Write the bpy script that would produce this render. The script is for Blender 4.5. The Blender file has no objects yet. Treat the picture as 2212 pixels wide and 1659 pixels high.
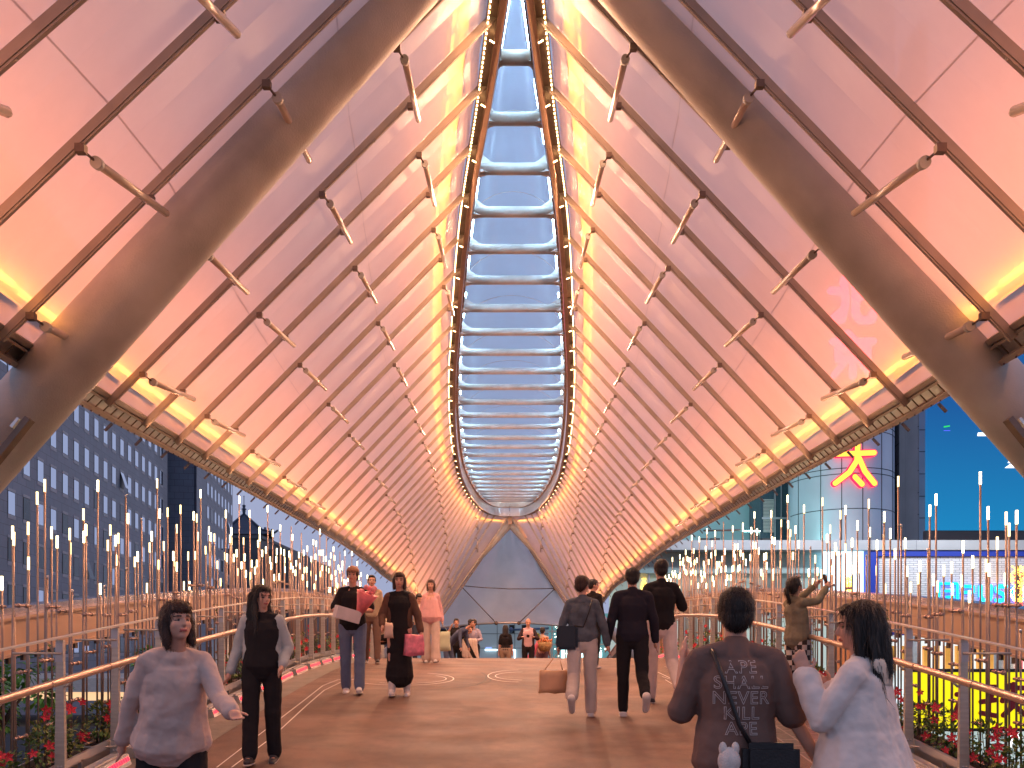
import bpy, bmesh, math, random
from mathutils import Vector, Matrix, Euler, noise
R = math.radians
random.seed(7)
SC = bpy.context.scene
COL = SC.collection
# ---------------------------------------------------------------- camera
cam_d = bpy.data.cameras.new('camera'); cam = bpy.data.objects.new('camera', cam_d); COL.objects.link(cam)
cam.location = (0, 0, 0); cam.rotation_euler = (R(90), 0, 0)
cam_d.sensor_width = 36.0; cam_d.lens = 36.0*1800/2212
cam_d.shift_x = 0.0; cam_d.shift_y = (1400-829.5)/2212
cam_d.clip_start = 0.1; cam_d.clip_end = 3000
SC.camera = cam
# ---------------------------------------------------------------- world, sun, exposure
SUN_EL, SUN_AZ = 1.5, 215.0
wd = bpy.data.worlds.new('World'); SC.world = wd; wd.use_nodes = True
nt = wd.node_tree; bg = nt.nodes['Background']
sky = nt.nodes.new('ShaderNodeTexSky'); sky.sky_type = 'NISHITA'; sky.sun_disc = False
sky.sun_elevation = R(SUN_EL); sky.sun_rotation = R(SUN_AZ); sky.air_density = 1.6; sky.dust_density = 0.6; sky.ozone_density = 5.0
hs = nt.nodes.new('ShaderNodeMixRGB'); hs.blend_type = 'MULTIPLY'; hs.inputs[0].default_value = 1; hs.inputs[2].default_value = (1.0, 0.86, 1.0, 1)
nt.links.new(sky.outputs[0], hs.inputs[1])
mixs = nt.nodes.new('ShaderNodeMixRGB'); mixs.inputs[0].default_value = .93; mixs.inputs[2].default_value = (1.75, 1.95, 2.85, 1)
nt.links.new(hs.outputs[0], mixs.inputs[1]); nt.links.new(mixs.outputs[0], bg.inputs[0]); bg.inputs[1].default_value = 0.128
sd = bpy.data.lights.new('sun', 'SUN'); sd.energy = 0.12; sd.angle = R(12); sd.color = (1, 0.8, 0.72)
so = bpy.data.objects.new('sun', sd); COL.objects.link(so); so.rotation_euler = (R(90-8), 0, R(180-SUN_AZ+180)); so.location = (0, -20, 30)
SC.view_settings.view_transform = 'Standard'; SC.view_settings.look = 'None'
SC.view_settings.gamma = 1; SC.view_settings.use_curve_mapping = False
SC.view_settings.exposure = 0.8
cy = SC.cycles
cy.max_bounces = 7; cy.diffuse_bounces = 4; cy.glossy_bounces = 3; cy.transmission_bounces = 4; cy.transparent_max_bounces = 12
cy.caustics_reflective = False; cy.caustics_refractive = False; cy.sample_clamp_indirect = 4; cy.use_denoising = True
cy.use_light_tree = True
# ---------------------------------------------------------------- helpers
CX, HY, F = 1106.0, 1400.0, 1800.0
def at(px, py, d):                     # a measured photo pixel at distance d as a plain point of the place
    return Vector(((px-CX)/F*d, d, (HY-py)/F*d))
def lerp(a, b, t): return a+(b-a)*t
def table(tb):
    xs = [p[0] for p in tb]
    def f(x):
        if x <= xs[0]:
            a, b = tb[0], tb[1]; return a[1]+(b[1]-a[1])*(x-a[0])/(b[0]-a[0])
        if x >= xs[-1]:
            a, b = tb[-2], tb[-1]; return b[1]+(b[1]-a[1])*(x-b[0])/(b[0]-a[0])
        i = max(k for k in range(len(xs)-1) if xs[k] <= x)
        p1, p2 = tb[i], tb[i+1]
        h = p2[0]-p1[0]; t = (x-p1[0])/h
        m = (p2[1]-p1[1])/h
        m1 = m if i == 0 else ((p1[1]-tb[i-1][1])/(p1[0]-tb[i-1][0])+m)/2
        m2 = m if i+2 >= len(tb) else ((tb[i+2][1]-p2[1])/(tb[i+2][0]-p2[0])+m)/2
        return (2*t**3-3*t*t+1)*p1[1]+(t**3-2*t*t+t)*h*m1+(-2*t**3+3*t*t)*p2[1]+(t**3-t*t)*h*m2
    return f
deck = table([(-6,-3.3),(0,-2.163),(4,-1.553),(8,-1.03),(10,-.80),(12,-.594),(14.4,-.385),(15.65,-.313),(16.4,-.282),(17.65,-.238),(18.6,-.225),(20,-.262),(22,-.48),(24,-.88),(26,-1.2),(30,-1.8),(40,-3.3),(52,-5.2),(60,-6.4)])
def on_deck(px, py):
    lo, hi = 1.5, 18.4
    for _ in range(40):
        m = (lo+hi)/2
        if HY-deck(m)*F/m > py: lo = m
        else: hi = m
    return Vector(((px-CX)/F*lo, lo, deck(lo)))
# -- materials
MT = {}
def mat(name, col, rough=.6, metal=0., emit=None, es=0., var=.12, scale=6., bump=0., spec=.5, coat=0., dscale=None, stretch=None, coatr=.1, aniso=None):
    if name in MT: return MT[name]
    m = bpy.data.materials.new(name); m.use_nodes = True; n = m.node_tree; L = n.links
    b = n.nodes['Principled BSDF']
    b.inputs['Roughness'].default_value = rough; b.inputs['Metallic'].default_value = metal
    b.inputs['Specular IOR Level'].default_value = spec
    b.inputs['Coat Weight'].default_value = coat; b.inputs['Coat Roughness'].default_value = coatr
    c4 = (*col, 1)
    if emit: b.inputs['Emission Color'].default_value = (*emit, 1); b.inputs['Emission Strength'].default_value = es
    if var > 0 or bump > 0:
        tc = n.nodes.new('ShaderNodeTexCoord'); mp = n.nodes.new('ShaderNodeMapping')
        L.new(tc.outputs['Object'], mp.inputs['Vector'])
        if stretch: mp.inputs['Scale'].default_value = stretch
        nz = n.nodes.new('ShaderNodeTexNoise'); nz.inputs['Scale'].default_value = scale; nz.inputs['Detail'].default_value = 5
        L.new(mp.outputs[0], nz.inputs['Vector'])
        rp = n.nodes.new('ShaderNodeValToRGB')
        rp.color_ramp.elements[0].position = .3; rp.color_ramp.elements[1].position = .7
        rp.color_ramp.elements[0].color = tuple(max(0, c*(1-var)) for c in col)+(1,)
        rp.color_ramp.elements[1].color = tuple(min(1, c*(1+var)) for c in col)+(1,)
        L.new(nz.outputs['Fac'], rp.inputs['Fac']); L.new(rp.outputs[0], b.inputs['Base Color'])
        if bump > 0:
            nb = n.nodes.new('ShaderNodeTexNoise'); nb.inputs['Scale'].default_value = dscale or scale*4; nb.inputs['Detail'].default_value = 4
            L.new(mp.outputs[0], nb.inputs['Vector'])
            bp = n.nodes.new('ShaderNodeBump'); bp.inputs['Strength'].default_value = bump; bp.inputs['Distance'].default_value = .02
            L.new(nb.outputs['Fac'], bp.inputs['Height']); L.new(bp.outputs[0], b.inputs['Normal'])
    else:
        b.inputs['Base Color'].default_value = c4
    MT[name] = m; return m
def glow(name, col, s):
    if name in MT: return MT[name]
    m = bpy.data.materials.new(name); m.use_nodes = True; n = m.node_tree
    b = n.nodes['Principled BSDF']; b.inputs['Base Color'].default_value = (*[c*.5 for c in col], 1)
    b.inputs['Emission Color'].default_value = (*col, 1); b.inputs['Emission Strength'].default_value = s
    MT[name] = m; return m
# -- objects
WL = {}
def wl(o): return WL.get(o.name, Vector((0, 0, 0))) if o else Vector((0, 0, 0))
def tag(o, label=None, cat=None, group=None, kind=None):
    if label: o['label'] = label
    if cat: o['category'] = cat
    if group: o['group'] = group
    if kind: o['kind'] = kind
    return o
def empty(name, loc, label, cat, group=None):
    o = bpy.data.objects.new(name, None); COL.objects.link(o); o.location = loc; o.empty_display_size = .2
    WL[o.name] = Vector(loc); return tag(o, label, cat, group)
def obj(name, bm, mats, parent=None, smooth=False, loc=None):
    """link a bmesh given in world coordinates as one mesh object"""
    org = Vector(loc) if loc is not None else (wl(parent) if parent else Vector((0, 0, 0)))
    if not isinstance(bm, bpy.types.Mesh): bm.normal_update()
    me = bm if isinstance(bm, bpy.types.Mesh) else None
    if me is None:
        me = bpy.data.meshes.new(name)
        for v in bm.verts: v.co -= org
        if smooth:
            for f_ in bm.faces: f_.smooth = True
        bm.to_mesh(me); bm.free()
    for m in (mats if isinstance(mats, (list, tuple)) else [mats]): me.materials.append(m)
    o = bpy.data.objects.new(name, me); COL.objects.link(o)
    if parent: o.parent = parent; o.location = org-wl(parent)
    else: o.location = org
    WL[o.name] = org
    return o
def single(name, bm, mats, loc, label, cat, group=None, kind=None, smooth=False):
    return tag(obj(name, bm, mats, None, smooth, loc), label, cat, group, kind)
def struct(name, bm, mats, smooth=False):
    return tag(obj(name, bm, mats, None, smooth), kind='structure')
# -- shapes
def NB(): return bmesh.new()
def quad(bm, pts, mi=0):
    f_ = bm.faces.new([bm.verts.new(p) for p in pts]); f_.material_index = mi; return f_
def hexa(bm, P, mi=0):
    v = [bm.verts.new(p) for p in P]
    for idx in ((0,3,2,1),(4,5,6,7),(0,1,5,4),(1,2,6,5),(2,3,7,6),(3,0,4,7)):
        f_ = bm.faces.new([v[i] for i in idx]); f_.material_index = mi
def box(bm, x0, x1, y0, y1, z0, z1, mi=0):
    hexa(bm, [(x0,y0,z0),(x1,y0,z0),(x1,y1,z0),(x0,y1,z0),(x0,y0,z1),(x1,y0,z1),(x1,y1,z1),(x0,y1,z1)], mi)
def basis(ax, hint=None):
    ax = ax.normalized(); h = Vector(hint) if hint else Vector((0,0,1))
    if abs(ax.dot(h.normalized())) > .98: h = Vector((1,0,0))
    u = (h-ax*h.dot(ax)).normalized(); return u, ax.cross(u)
def bar(bm, a, b, w, h, up=None, mi=0):
    a, b = Vector(a), Vector(b); u, v = basis(b-a, up)      # u ~ up (h), v side (w)
    q = lambda c, s, t: c+v*(w/2*s)+u*(h/2*t)
    hexa(bm, [q(a,-1,-1),q(a,1,-1),q(b,1,-1),q(b,-1,-1),q(a,-1,1),q(a,1,1),q(b,1,1),q(b,-1,1)], mi)
def tube(bm, pts, r, seg=8, cap=True, mi=0, radii=None):
    pts = [Vector(p) for p in pts]; rings = []
    u = None
    for i, p in enumerate(pts):
        d = (pts[min(i+1, len(pts)-1)]-pts[max(i-1, 0)])
        if d.length < 1e-9: d = Vector((0,0,1))
        d.normalize()
        if u is None: u, v = basis(d)
        else: u = (u-d*u.dot(d)).normalized(); v = d.cross(u)
        rr = radii[i] if radii else r
        rings.append([bm.verts.new(p+(u*math.cos(2*math.pi*k/seg)+v*math.sin(2*math.pi*k/seg))*rr) for k in range(seg)])
    for a, b in zip(rings, rings[1:]):
        for k in range(seg):
            f_ = bm.faces.new([a[k], a[(k+1)%seg], b[(k+1)%seg], b[k]]); f_.material_index = mi; f_.smooth = True
    if cap:
        for rg, s in ((rings[0], -1), (rings[-1], 1)):
            f_ = bm.faces.new(rg if s > 0 else rg[::-1]); f_.material_index = mi
def strip(bm, A, B, mi=0):
    va = [bm.verts.new(p) for p in A]; vb = [bm.verts.new(p) for p in B]
    for i in range(len(A)-1):
        f_ = bm.faces.new([va[i], va[i+1], vb[i+1], vb[i]]); f_.material_index = mi
def ball(bm, c, rx, ry=None, rz=None, seg=12, rot=None, mi=0):
    ry = ry or rx; rz = rz or rx
    M = Matrix.Translation(Vector(c)) @ ((rot.to_4x4() if rot else Matrix.Identity(4)) @ Matrix.Diagonal((rx, ry, rz, 1)))
    r_ = bmesh.ops.create_uvsphere(bm, u_segments=seg, v_segments=max(6, seg*2//3), radius=1, matrix=M)
    for v in r_['verts']:
        for f_ in v.link_faces: f_.smooth = True; f_.material_index = mi
def poly(bm, pts, ext, mi=0):
    """flat polygon extruded by vector ext"""
    a = [bm.verts.new(p) for p in pts]; b = [bm.verts.new(Vector(p)+Vector(ext)) for p in pts]
    n = len(a); bm.faces.new(a).material_index = mi; bm.faces.new(b[::-1]).material_index = mi
    for i in range(n):
        bm.faces.new([a[i], b[i], b[(i+1)%n], a[(i+1)%n]]).material_index = mi
def stroke(bm, pts, w, dep, toP, mi=0):
    """thick rounded polyline written on a surface: pts 2-D, toP maps (x,z)->point, dep = outward offset vector"""
    def cap(c, a0, n=6): return [(c[0]+w/2*math.cos(a0+math.pi*k/n), c[1]+w/2*math.sin(a0+math.pi*k/n)) for k in range(n+1)]
    for i in range(len(pts)-1):
        a, b = pts[i], pts[i+1]; an = math.atan2(b[1]-a[1], b[0]-a[0])
        o = cap(b, an-math.pi/2)+cap(a, an+math.pi/2)
        poly(bm, [toP(x, z)+Vector(dep)*(.001*i) for x, z in o], Vector(dep)*(1+.004*i), mi)
# ================================================================ materials of the bridge
bronze = mat('bronze_metal', (.37,.32,.28), .5, .2, var=.12, scale=3, bump=.05)
bronze_d = mat('dark_bronze', (.16,.12,.10), .45, .6, var=.2, scale=5)
paint = mat('tube_paint', (.44,.435,.42), .5, .15, var=.24, scale=1.3, bump=.22, dscale=60)
alu = mat('aluminium', (.62,.60,.60), .32, .8, var=.08, scale=4, bump=.03)
steel = mat('brushed_steel', (.60,.56,.50), .4, .6, var=.12, scale=5, bump=.06, stretch=(1,1,8))
pole_m = mat('pole_steel', (.36,.27,.22), .35, .6, var=.12, scale=3)
tan_p = mat('tan_girder_paint', (.50,.33,.24), .5, .15, var=.08, scale=1.2, bump=.03)
lilac = mat('reflective_cap', (.42,.40,.47), .2, .8, var=.3, scale=2, bump=.25, dscale=3)
rubber = mat('dark_rubber', (.03,.03,.03), .7)
acrylic = mat('acrylic_tube', (.60,.50,.42), .22, .0, var=.05, coat=.6)
led_o = glow('led_amber', (1.0,.40,.06), 9)
led_w = glow('led_warm_white', (1.0,.82,.42), 6)
led_w2 = glow('led_warm_dim', (1.0,.74,.34), 2.2)
led_c = glow('led_cold_white', (.45,.75,1.0), 30)
led_r = glow('led_red', (1.0,.010,.03), 2.6)
led_p = glow('led_point', (1.0,.58,.25), 14)
def membrane(name, col, tcol, tr, mixt, rough, bump, bs):
    m = bpy.data.materials.new(name); m.use_nodes = True; n = m.node_tree; L = n.links
    out = n.nodes['Material Output']; b = n.nodes['Principled BSDF']
    b.inputs['Roughness'].default_value = rough; b.inputs['Base Color'].default_value = (*col, 1)
    b.inputs['Specular IOR Level'].default_value = .6
    tc = n.nodes.new('ShaderNodeTexCoord')
    nz = n.nodes.new('ShaderNodeTexNoise'); nz.inputs['Scale'].default_value = bs; nz.inputs['Detail'].default_value = 6
    L.new(tc.outputs['Object'], nz.inputs['Vector'])
    nz2 = n.nodes.new('ShaderNodeTexNoise'); nz2.inputs['Scale'].default_value = .55; nz2.inputs['Detail'].default_value = 8; nz2.inputs['Roughness'].default_value = .65
    L.new(tc.outputs['Object'], nz2.inputs['Vector'])
    rp = n.nodes.new('ShaderNodeValToRGB'); e = rp.color_ramp.elements
    e[0].position = .35; e[1].position = .68
    e[0].color = (*[c*.74 for c in col], 1); e[1].color = (*[min(1, c*1.12) for c in col], 1)
    L.new(nz2.outputs['Fac'], rp.inputs['Fac']); L.new(rp.outputs[0], b.inputs['Base Color'])
    bp = n.nodes.new('ShaderNodeBump'); bp.inputs['Strength'].default_value = bump; bp.inputs['Distance'].default_value = .02
    L.new(nz.outputs['Fac'], bp.inputs['Height']); L.new(bp.outputs[0], b.inputs['Normal'])
    tl = n.nodes.new('ShaderNodeBsdfTranslucent'); tl.inputs[0].default_value = (*tcol, 1)
    tp = n.nodes.new('ShaderNodeBsdfTransparent'); tp.inputs[0].default_value = (1, .97, .97, 1)
    m1 = n.nodes.new('ShaderNodeMixShader'); m1.inputs[0].default_value = mixt
    m2 = n.nodes.new('ShaderNodeMixShader'); m2.inputs[0].default_value = tr
    L.new(b.outputs[0], m1.inputs[1]); L.new(tl.outputs[0], m1.inputs[2])
    L.new(m1.outputs[0], m2.inputs[1]); L.new(tp.outputs[0], m2.inputs[2]); L.new(m2.outputs[0], out.inputs[0])
    MT[name] = m; return m
film = membrane('roof_membrane', (.66,.58,.61), (.86,.72,.67), .07, .6, .17, .14, 5)
film2 = membrane('membrane_seam', (.50,.43,.46), (.66,.52,.50), .0, .35, .3, .1, 5)
vfilm = membrane('vault_film', (.50,.68,.92), (.66,.86,1.0), .30, .75, .15, .12, 4)

# ================================================================ ground and deck
GZ = -7.5
g = NB(); quad(g, [(-900,-200,GZ),(900,-200,GZ),(900,1600,GZ),(-900,1600,GZ)])
struct('ground', g, mat('street_asphalt', (.055,.055,.06), .8, var=.25, scale=.4, bump=.2, dscale=30))
HW = 3.74
def deck_strip(bm, x0, x1, d0, d1, dz=0., step=.3, mi=0, nx=1):
    n = max(2, int((d1-d0)/step)); ds = [d0+(d1-d0)*i/n for i in range(n+1)]
    for j in range(nx):
        a = x0+(x1-x0)*j/nx; b = x0+(x1-x0)*(j+1)/nx
        strip(bm, [(b, d, deck(d)+dz) for d in ds], [(a, d, deck(d)+dz) for d in ds], mi)
g = NB(); deck_strip(g, -HW, HW, -6, 58, nx=8)
deck_strip(g, HW, HW, -6, 58); 
for s in (-1, 1):
    n = 120; ds = [-6+64*i/n for i in range(n+1)]
    strip(g, [(s*HW, d, deck(d)) for d in ds], [(s*HW, d, deck(d)-.55) for d in ds])
ds = [-6+64*i/120 for i in range(121)]
strip(g, [(-HW, d, deck(d)-.55) for d in ds], [(HW, d, deck(d)-.55) for d in ds])
def deck_mat():
    m = mat('resin_deck', (.165,.090,.063), .55, var=.2, scale=2.2, bump=.35, dscale=170)
    n = m.node_tree; L = n.links; b = n.nodes['Principled BSDF']
    tc = n.nodes['Texture Coordinate']
    mp = n.nodes.new('ShaderNodeMapping'); mp.inputs['Scale'].default_value = (.8, 1.6, 1); L.new(tc.outputs['Object'], mp.inputs[0])
    nz = n.nodes.new('ShaderNodeTexNoise'); nz.inputs['Scale'].default_value = 1.3; nz.inputs['Detail'].default_value = 9; L.new(mp.outputs[0], nz.inputs['Vector'])
    mr = n.nodes.new('ShaderNodeMapRange'); mr.inputs[1].default_value = .35; mr.inputs[2].default_value = .7; mr.inputs[3].default_value = .5; mr.inputs[4].default_value = .66
    L.new(nz.outputs['Fac'], mr.inputs[0]); L.new(mr.outputs[0], b.inputs['Roughness'])
    g2 = n.nodes.new('ShaderNodeTexNoise'); g2.inputs['Scale'].default_value = 220; L.new(tc.outputs['Object'], g2.inputs['Vector'])
    mx = n.nodes.new('ShaderNodeMixRGB'); mx.blend_type = 'OVERLAY'; mx.inputs[0].default_value = .5
    old = b.inputs['Base Color'].links[0].from_socket
    L.new(old, mx.inputs[1]); L.new(g2.outputs['Fac'], mx.inputs[2]); L.new(mx.outputs[0], b.inputs['Base Color'])
    st_ = n.nodes.new('ShaderNodeTexNoise'); st_.inputs['Scale'].default_value = .9; st_.inputs['Detail'].default_value = 10; st_.inputs['Roughness'].default_value = .72; L.new(tc.outputs['Object'], st_.inputs['Vector'])
    sr = n.nodes.new('ShaderNodeValToRGB'); sr.color_ramp.elements[0].position = .44; sr.color_ramp.elements[1].position = .58
    sr.color_ramp.elements[0].color = (.62,.60,.60,1); sr.color_ramp.elements[1].color = (1,1,1,1); L.new(st_.outputs['Fac'], sr.inputs[0])
    vo = n.nodes.new('ShaderNodeTexVoronoi'); vo.inputs['Scale'].default_value = 2.6; L.new(tc.outputs['Object'], vo.inputs['Vector'])
    vr = n.nodes.new('ShaderNodeValToRGB'); vr.color_ramp.elements[0].position = .03; vr.color_ramp.elements[1].position = .05; vr.color_ramp.elements[0].color = (.45,.43,.42,1); vr.color_ramp.elements[1].color = (1,1,1,1); L.new(vo.outputs['Distance'], vr.inputs[0])
    m1 = n.nodes.new('ShaderNodeMixRGB'); m1.blend_type = 'MULTIPLY'; m1.inputs[0].default_value = 1; L.new(mx.outputs[0], m1.inputs[1]); L.new(sr.outputs[0], m1.inputs[2])
    m2 = n.nodes.new('ShaderNodeMixRGB'); m2.blend_type = 'MULTIPLY'; m2.inputs[0].default_value = .8; L.new(m1.outputs[0], m2.inputs[1]); L.new(vr.outputs[0], m2.inputs[2]); L.new(m2.outputs[0], b.inputs['Base Color'])
    return m
struct('deck', g, deck_mat())
# edge pavers (dark slabs with pale joints), right, plain gutter strip left
g = NB()
for i in range(46):
    d0 = 2.2+i*.28
    for j in range(4):
        x0 = 2.78+j*.17; o = (i % 2)*.0
        a, b = d0+.012+(.14 if j % 2 else 0), d0+.27+(.14 if j % 2 else 0)
        deck_strip(g, x0+.006, x0+.160, a, b, .006, step=.13)
struct('pavement', g, mat('dark_paver', (.10,.085,.08), .5, var=.3, scale=4, bump=.2, dscale=60))
g = NB(); deck_strip(g, 2.77, 3.47, 2.2, 15.2, .003)
struct('pavement', g, mat('paver_joint', (.34,.28,.26), .7, var=.1))
g = NB(); deck_strip(g, -3.68, -3.08, -4, 24, .004)
struct('pavement', g, mat('gutter_stone', (.15,.14,.12), .6, var=.2, scale=5, bump=.2))
wl_m = mat('inlay_steel', (.72,.68,.66), .35, .3, var=.05)
dk_m = mat('inlay_dark', (.05,.042,.04), .6, var=.05)
def inlay(pts, w, m, dz=.006, close=False):
    P = [on_deck(*p) for p in pts]
    if close: P.append(P[0])
    A, B = [], []
    for i, p in enumerate(P):
        t = P[min(i+1, len(P)-1)]-P[max(i-1, 0)]; n_ = Vector((t.y, -t.x, 0)).normalized()*(w/2)
        a, b = p+n_, p-n_; a.z = deck(a.y)+dz; b.z = deck(b.y)+dz; A.append(a); B.append(b)
    g = NB(); strip(g, A, B); struct('pavement', g, m)
def ell(cx, cy_, rx, ry, a0=0, a1=360, n=40): return [(cx+rx*math.cos(R(a0+(a1-a0)*i/n)), cy_+ry*math.sin(R(a0+(a1-a0)*i/n))) for i in range(n+1)]
inlay([(468,1659),(560,1588),(663,1509),(697,1482),(730,1469),(760,1463)], .014, wl_m)
inlay([(500,1659),(585,1596),(663,1524),(700,1492),(735,1475),(770,1467)], .014, wl_m)
inlay([(1437,1469),(1500,1507),(1560,1556),(1640,1620),(1680,1659)], .014, wl_m)
inlay([(1430,1462),(1480,1478),(1540,1517),(1610,1573),(1700,1650)], .014, wl_m)
inlay([(1420,1452),(1520,1500),(1620,1572),(1720,1650)], .018, wl_m)
inlay(ell(868,1467,112,14,-60,150), .016, wl_m, .007); inlay(ell(868,1467,96,10,-40,120), .014, wl_m, .007)
inlay(ell(820,1470,240,16,-30,100), .03, dk_m); inlay(ell(1120,1461,66,13,90,270), .016, wl_m, .007)
inlay(ell(1140,1461,70,9,100,260), .014, wl_m, .007); inlay(ell(1220,1466,260,17,80,200), .03, dk_m)
inlay([(1040,1453),(1051,1460),(1049,1470),(1030,1480),(960,1490),(840,1494)], .03, dk_m, .005)

# ================================================================ canopy
def axx(d): return .11-.0049*d
RIB_D = [2.9,4.2,5.5,6.8,8.1,9.37,10.67,11.97,13.37,14.77,16.27,17.7,19.2,20.7,22.1,23.6,25.1,26.6,28.1,29.6,31.1,32.6,34,35.3,36.5,37.8,38.9,39.9,40.9,41.9,42.9,43.9,44.9,45.9,46.9,47.9,48.9,49.8,50.35,50.72,51.5]
Wo = table([(8.3,.08),(10.29,.346),(12.2,.578),(15.3,1.0),(18.1,1.3),(21.1,1.57),(24.1,1.84),(27.1,2.05),(30.1,2.22),(33.1,2.35),(36,2.43),(39.1,2.46),(42.86,2.32),(46.4,2.03),(48.5,1.69),(49.9,1.29),(50.4,.9),(50.72,.1)])
XE = table([(2.9,4.1),(4.2,4.45),(5.5,4.75),(6.8,4.95),(8.1,5.1),(10.67,5.29),(13.37,5.49),(16.27,5.63),(19.2,5.76),(22.1,5.84),(26.6,5.93),(31.1,6.05),(35.3,6.14),(38.9,6.1),(40.9,5.9),(43,5.6),(46,5.2),(49.8,4.8)])
ZE = table([(2.9,2.3),(4.2,2.52),(5.5,2.72),(6.8,2.84),(8.1,2.93),(10.67,3.04),(13.37,3.21),(16.27,3.35),(19.2,3.48),(22.1,3.57),(26.6,3.69),(31.1,3.78),(34,3.76),(37.8,3.67),(40.9,3.36),(43,3.15),(46,2.4),(49.8,1.6)])
ZR = table([(2.9,5.2),(4.2,6.0),(5.5,6.85),(6.8,7.55),(8.1,7.95),(9,8.0),(20,8.0),(50,8.0)])
def ridge(d, s): return Vector((axx(d)+s*(max(.06, Wo(d)) if d > 8.5 else .07), d, ZR(d)+.05))
def eave(d, s): return Vector((axx(d)+s*(XE(d)+.12*(1 if s < 0 else -1)), d, ZE(d)))
def roof(d, s, t): return ridge(d, s).lerp(eave(d, s), t)
def rnorm(d, s):
    a, b = ridge(d, s), eave(d, s); sl = b-a; n_ = Vector((0,1,0)).cross(sl)*(-s if True else 1)
    n_.normalize(); return n_ if n_.z > 0 else -n_
CAN = empty('canopy', (0, 25, 8), 'long leaf-shaped bridge canopy of lit translucent panels over the deck', 'canopy')
NR = len(RIB_D)
for s in (-1, 1):
    for i, d in enumerate(RIB_D):
        g = NB(); n_ = rnorm(d, s)
        a = roof(d, s, -.02 if d > 8.5 else 0)-n_*.06; b = roof(d, s, .975)-n_*.06
        bar(g, a, b, .044, .078, n_)
        bar(g, a-n_*.05, b-n_*.05, .03, .016, n_)
        for t in (.12, .3, .5, .7, .9):                       # bolt heads
            p = roof(d, s, t)-n_*.118; ball(g, p, .011, seg=6)
        obj('rib', g, bronze, CAN)
        if i+1 < NR:
            e = RIB_D[i+1]; g = NB(); ts = [0, .2, .333, .3355, .5, .66, .6625, .8, .962]
            A = [roof(d, s, t) for t in ts]; B = [roof(e, s, t) for t in ts]
            mid = [(p+q)/2+rnorm(d, s)*.03 for p, q in zip(A, B)]
            strip(g, A, mid); strip(g, mid, B)
            for f_ in g.faces:
                if f_.calc_area() < .02: f_.material_index = 1
            obj('roof_panel', g, [film, film2], CAN, smooth=True)
            # amber light lines above the membrane, each in its channel
            for (t0, fin) in ((1-.62/ (eave(d, s)-ridge(d, s)).length, 1), (.42/(eave(d, s)-ridge(d, s)).length, -1)):
                if d < 4: continue
                g = NB(); ll = []
                for dd in (lerp(d, e, .05), lerp(d, e, .95)):
                    p = roof(dd, s, t0); n2 = rnorm(dd, s); sl = (eave(dd, s)-ridge(dd, s)).normalized()
                    ll.append((p+n2*.17-sl*.035, p+n2*.17+sl*.035, p+n2*.24+sl*fin*.10, p+n2*.02+sl*fin*.10))
                quad(g, [ll[0][0], ll[0][1], ll[1][1], ll[1][0]])
                st = obj('light_strip', g, led_o, CAN)
                g = NB(); quad(g, [ll[0][2], ll[0][3], ll[1][3], ll[1][2]])
                quad(g, [q+rnorm(d, s)*.08 for q in (ll[0][0], ll[0][1], ll[1][1], ll[1][0])])
                obj('reflector', g, alu, st)
    # eave trim
    fine = [RIB_D[0]+(RIB_D[-1]-RIB_D[0])*i/150 for i in range(151)]
    g = NB()
    def sec(d, a, b, up):      # a,b along slope from the eave (m), up above surface
        n_ = rnorm(d, s); sl = (eave(d, s)-ridge(d, s)).normalized(); p = eave(d, s)
        return p-sl*a+n_*up, p-sl*b+n_*up
    for a, b, u0, u1 in ((.30,.24,-.03,.03), (.22,.19,-.04,-.0), (.06,-.0,-.08,.04)):
        for d0, d1 in zip(fine, fine[1:]):
            p0, p1 = sec(d0, a, b, u0); q0, q1 = sec(d0, a, b, u1); r0, r1 = sec(d1, a, b, u0); t0, t1 = sec(d1, a, b, u1)
            quad(g, [p0, p1, r1, r0]); quad(g, [p0, q0, t0, r0]); quad(g, [p1, r1, t1, q1]); quad(g, [q0, q1, t1, t0])
    obj('eave_beam', g, bronze, CAN)
    g = NB()
    for d0, d1 in zip(fine, fine[1:]):
        p0, p1 = sec(d0, .30, .02, .03); r0, r1 = sec(d1, .30, .02, .03); quad(g, [p0, p1, r1, r0])
    obj('closing_strip', g, alu, CAN)
    g = NB(); d = RIB_D[0]
    while d < 49.5:
        p, q = sec(d, .19, .06, -.02); bar(g, p, q, .012, .012)
        p = sec(d, .02, 0, -.13)[0]; ball(g, p, .012, seg=6); d += .24
    d = 3.5
    while d < 49.5:
        p, q = sec(d, -.02, -.16, -.05); bar(g, p, q, .03, .03); d += 1.1
    obj('eave_bracket', g, bronze_d, CAN)['kind'] = 'stuff'
    g = NB(); d = 9.0                                            # row of small lamps along the opening
    while d < 34:
        p = Vector((axx(d)+s*(Wo(d)-.02), d, 7.985)); box(g, p.x-.008, p.x+.008, d, d+.035, p.z-.008, p.z); d += .09
    obj('lamp_string', g, led_p, CAN)['kind'] = 'stuff'
    for i, d in enumerate(RIB_D):
        if 9 < d < 48:
            g = NB(); c = Vector((axx(d)+s*(Wo(d)-.05), d+.28, 7.985))
            for k in range(3):
                ball(g, c+Vector((-s*.022*k, .02*k, 0)), .011, seg=6)
            obj('spot_lamp', g, led_p, CAN)
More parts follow.
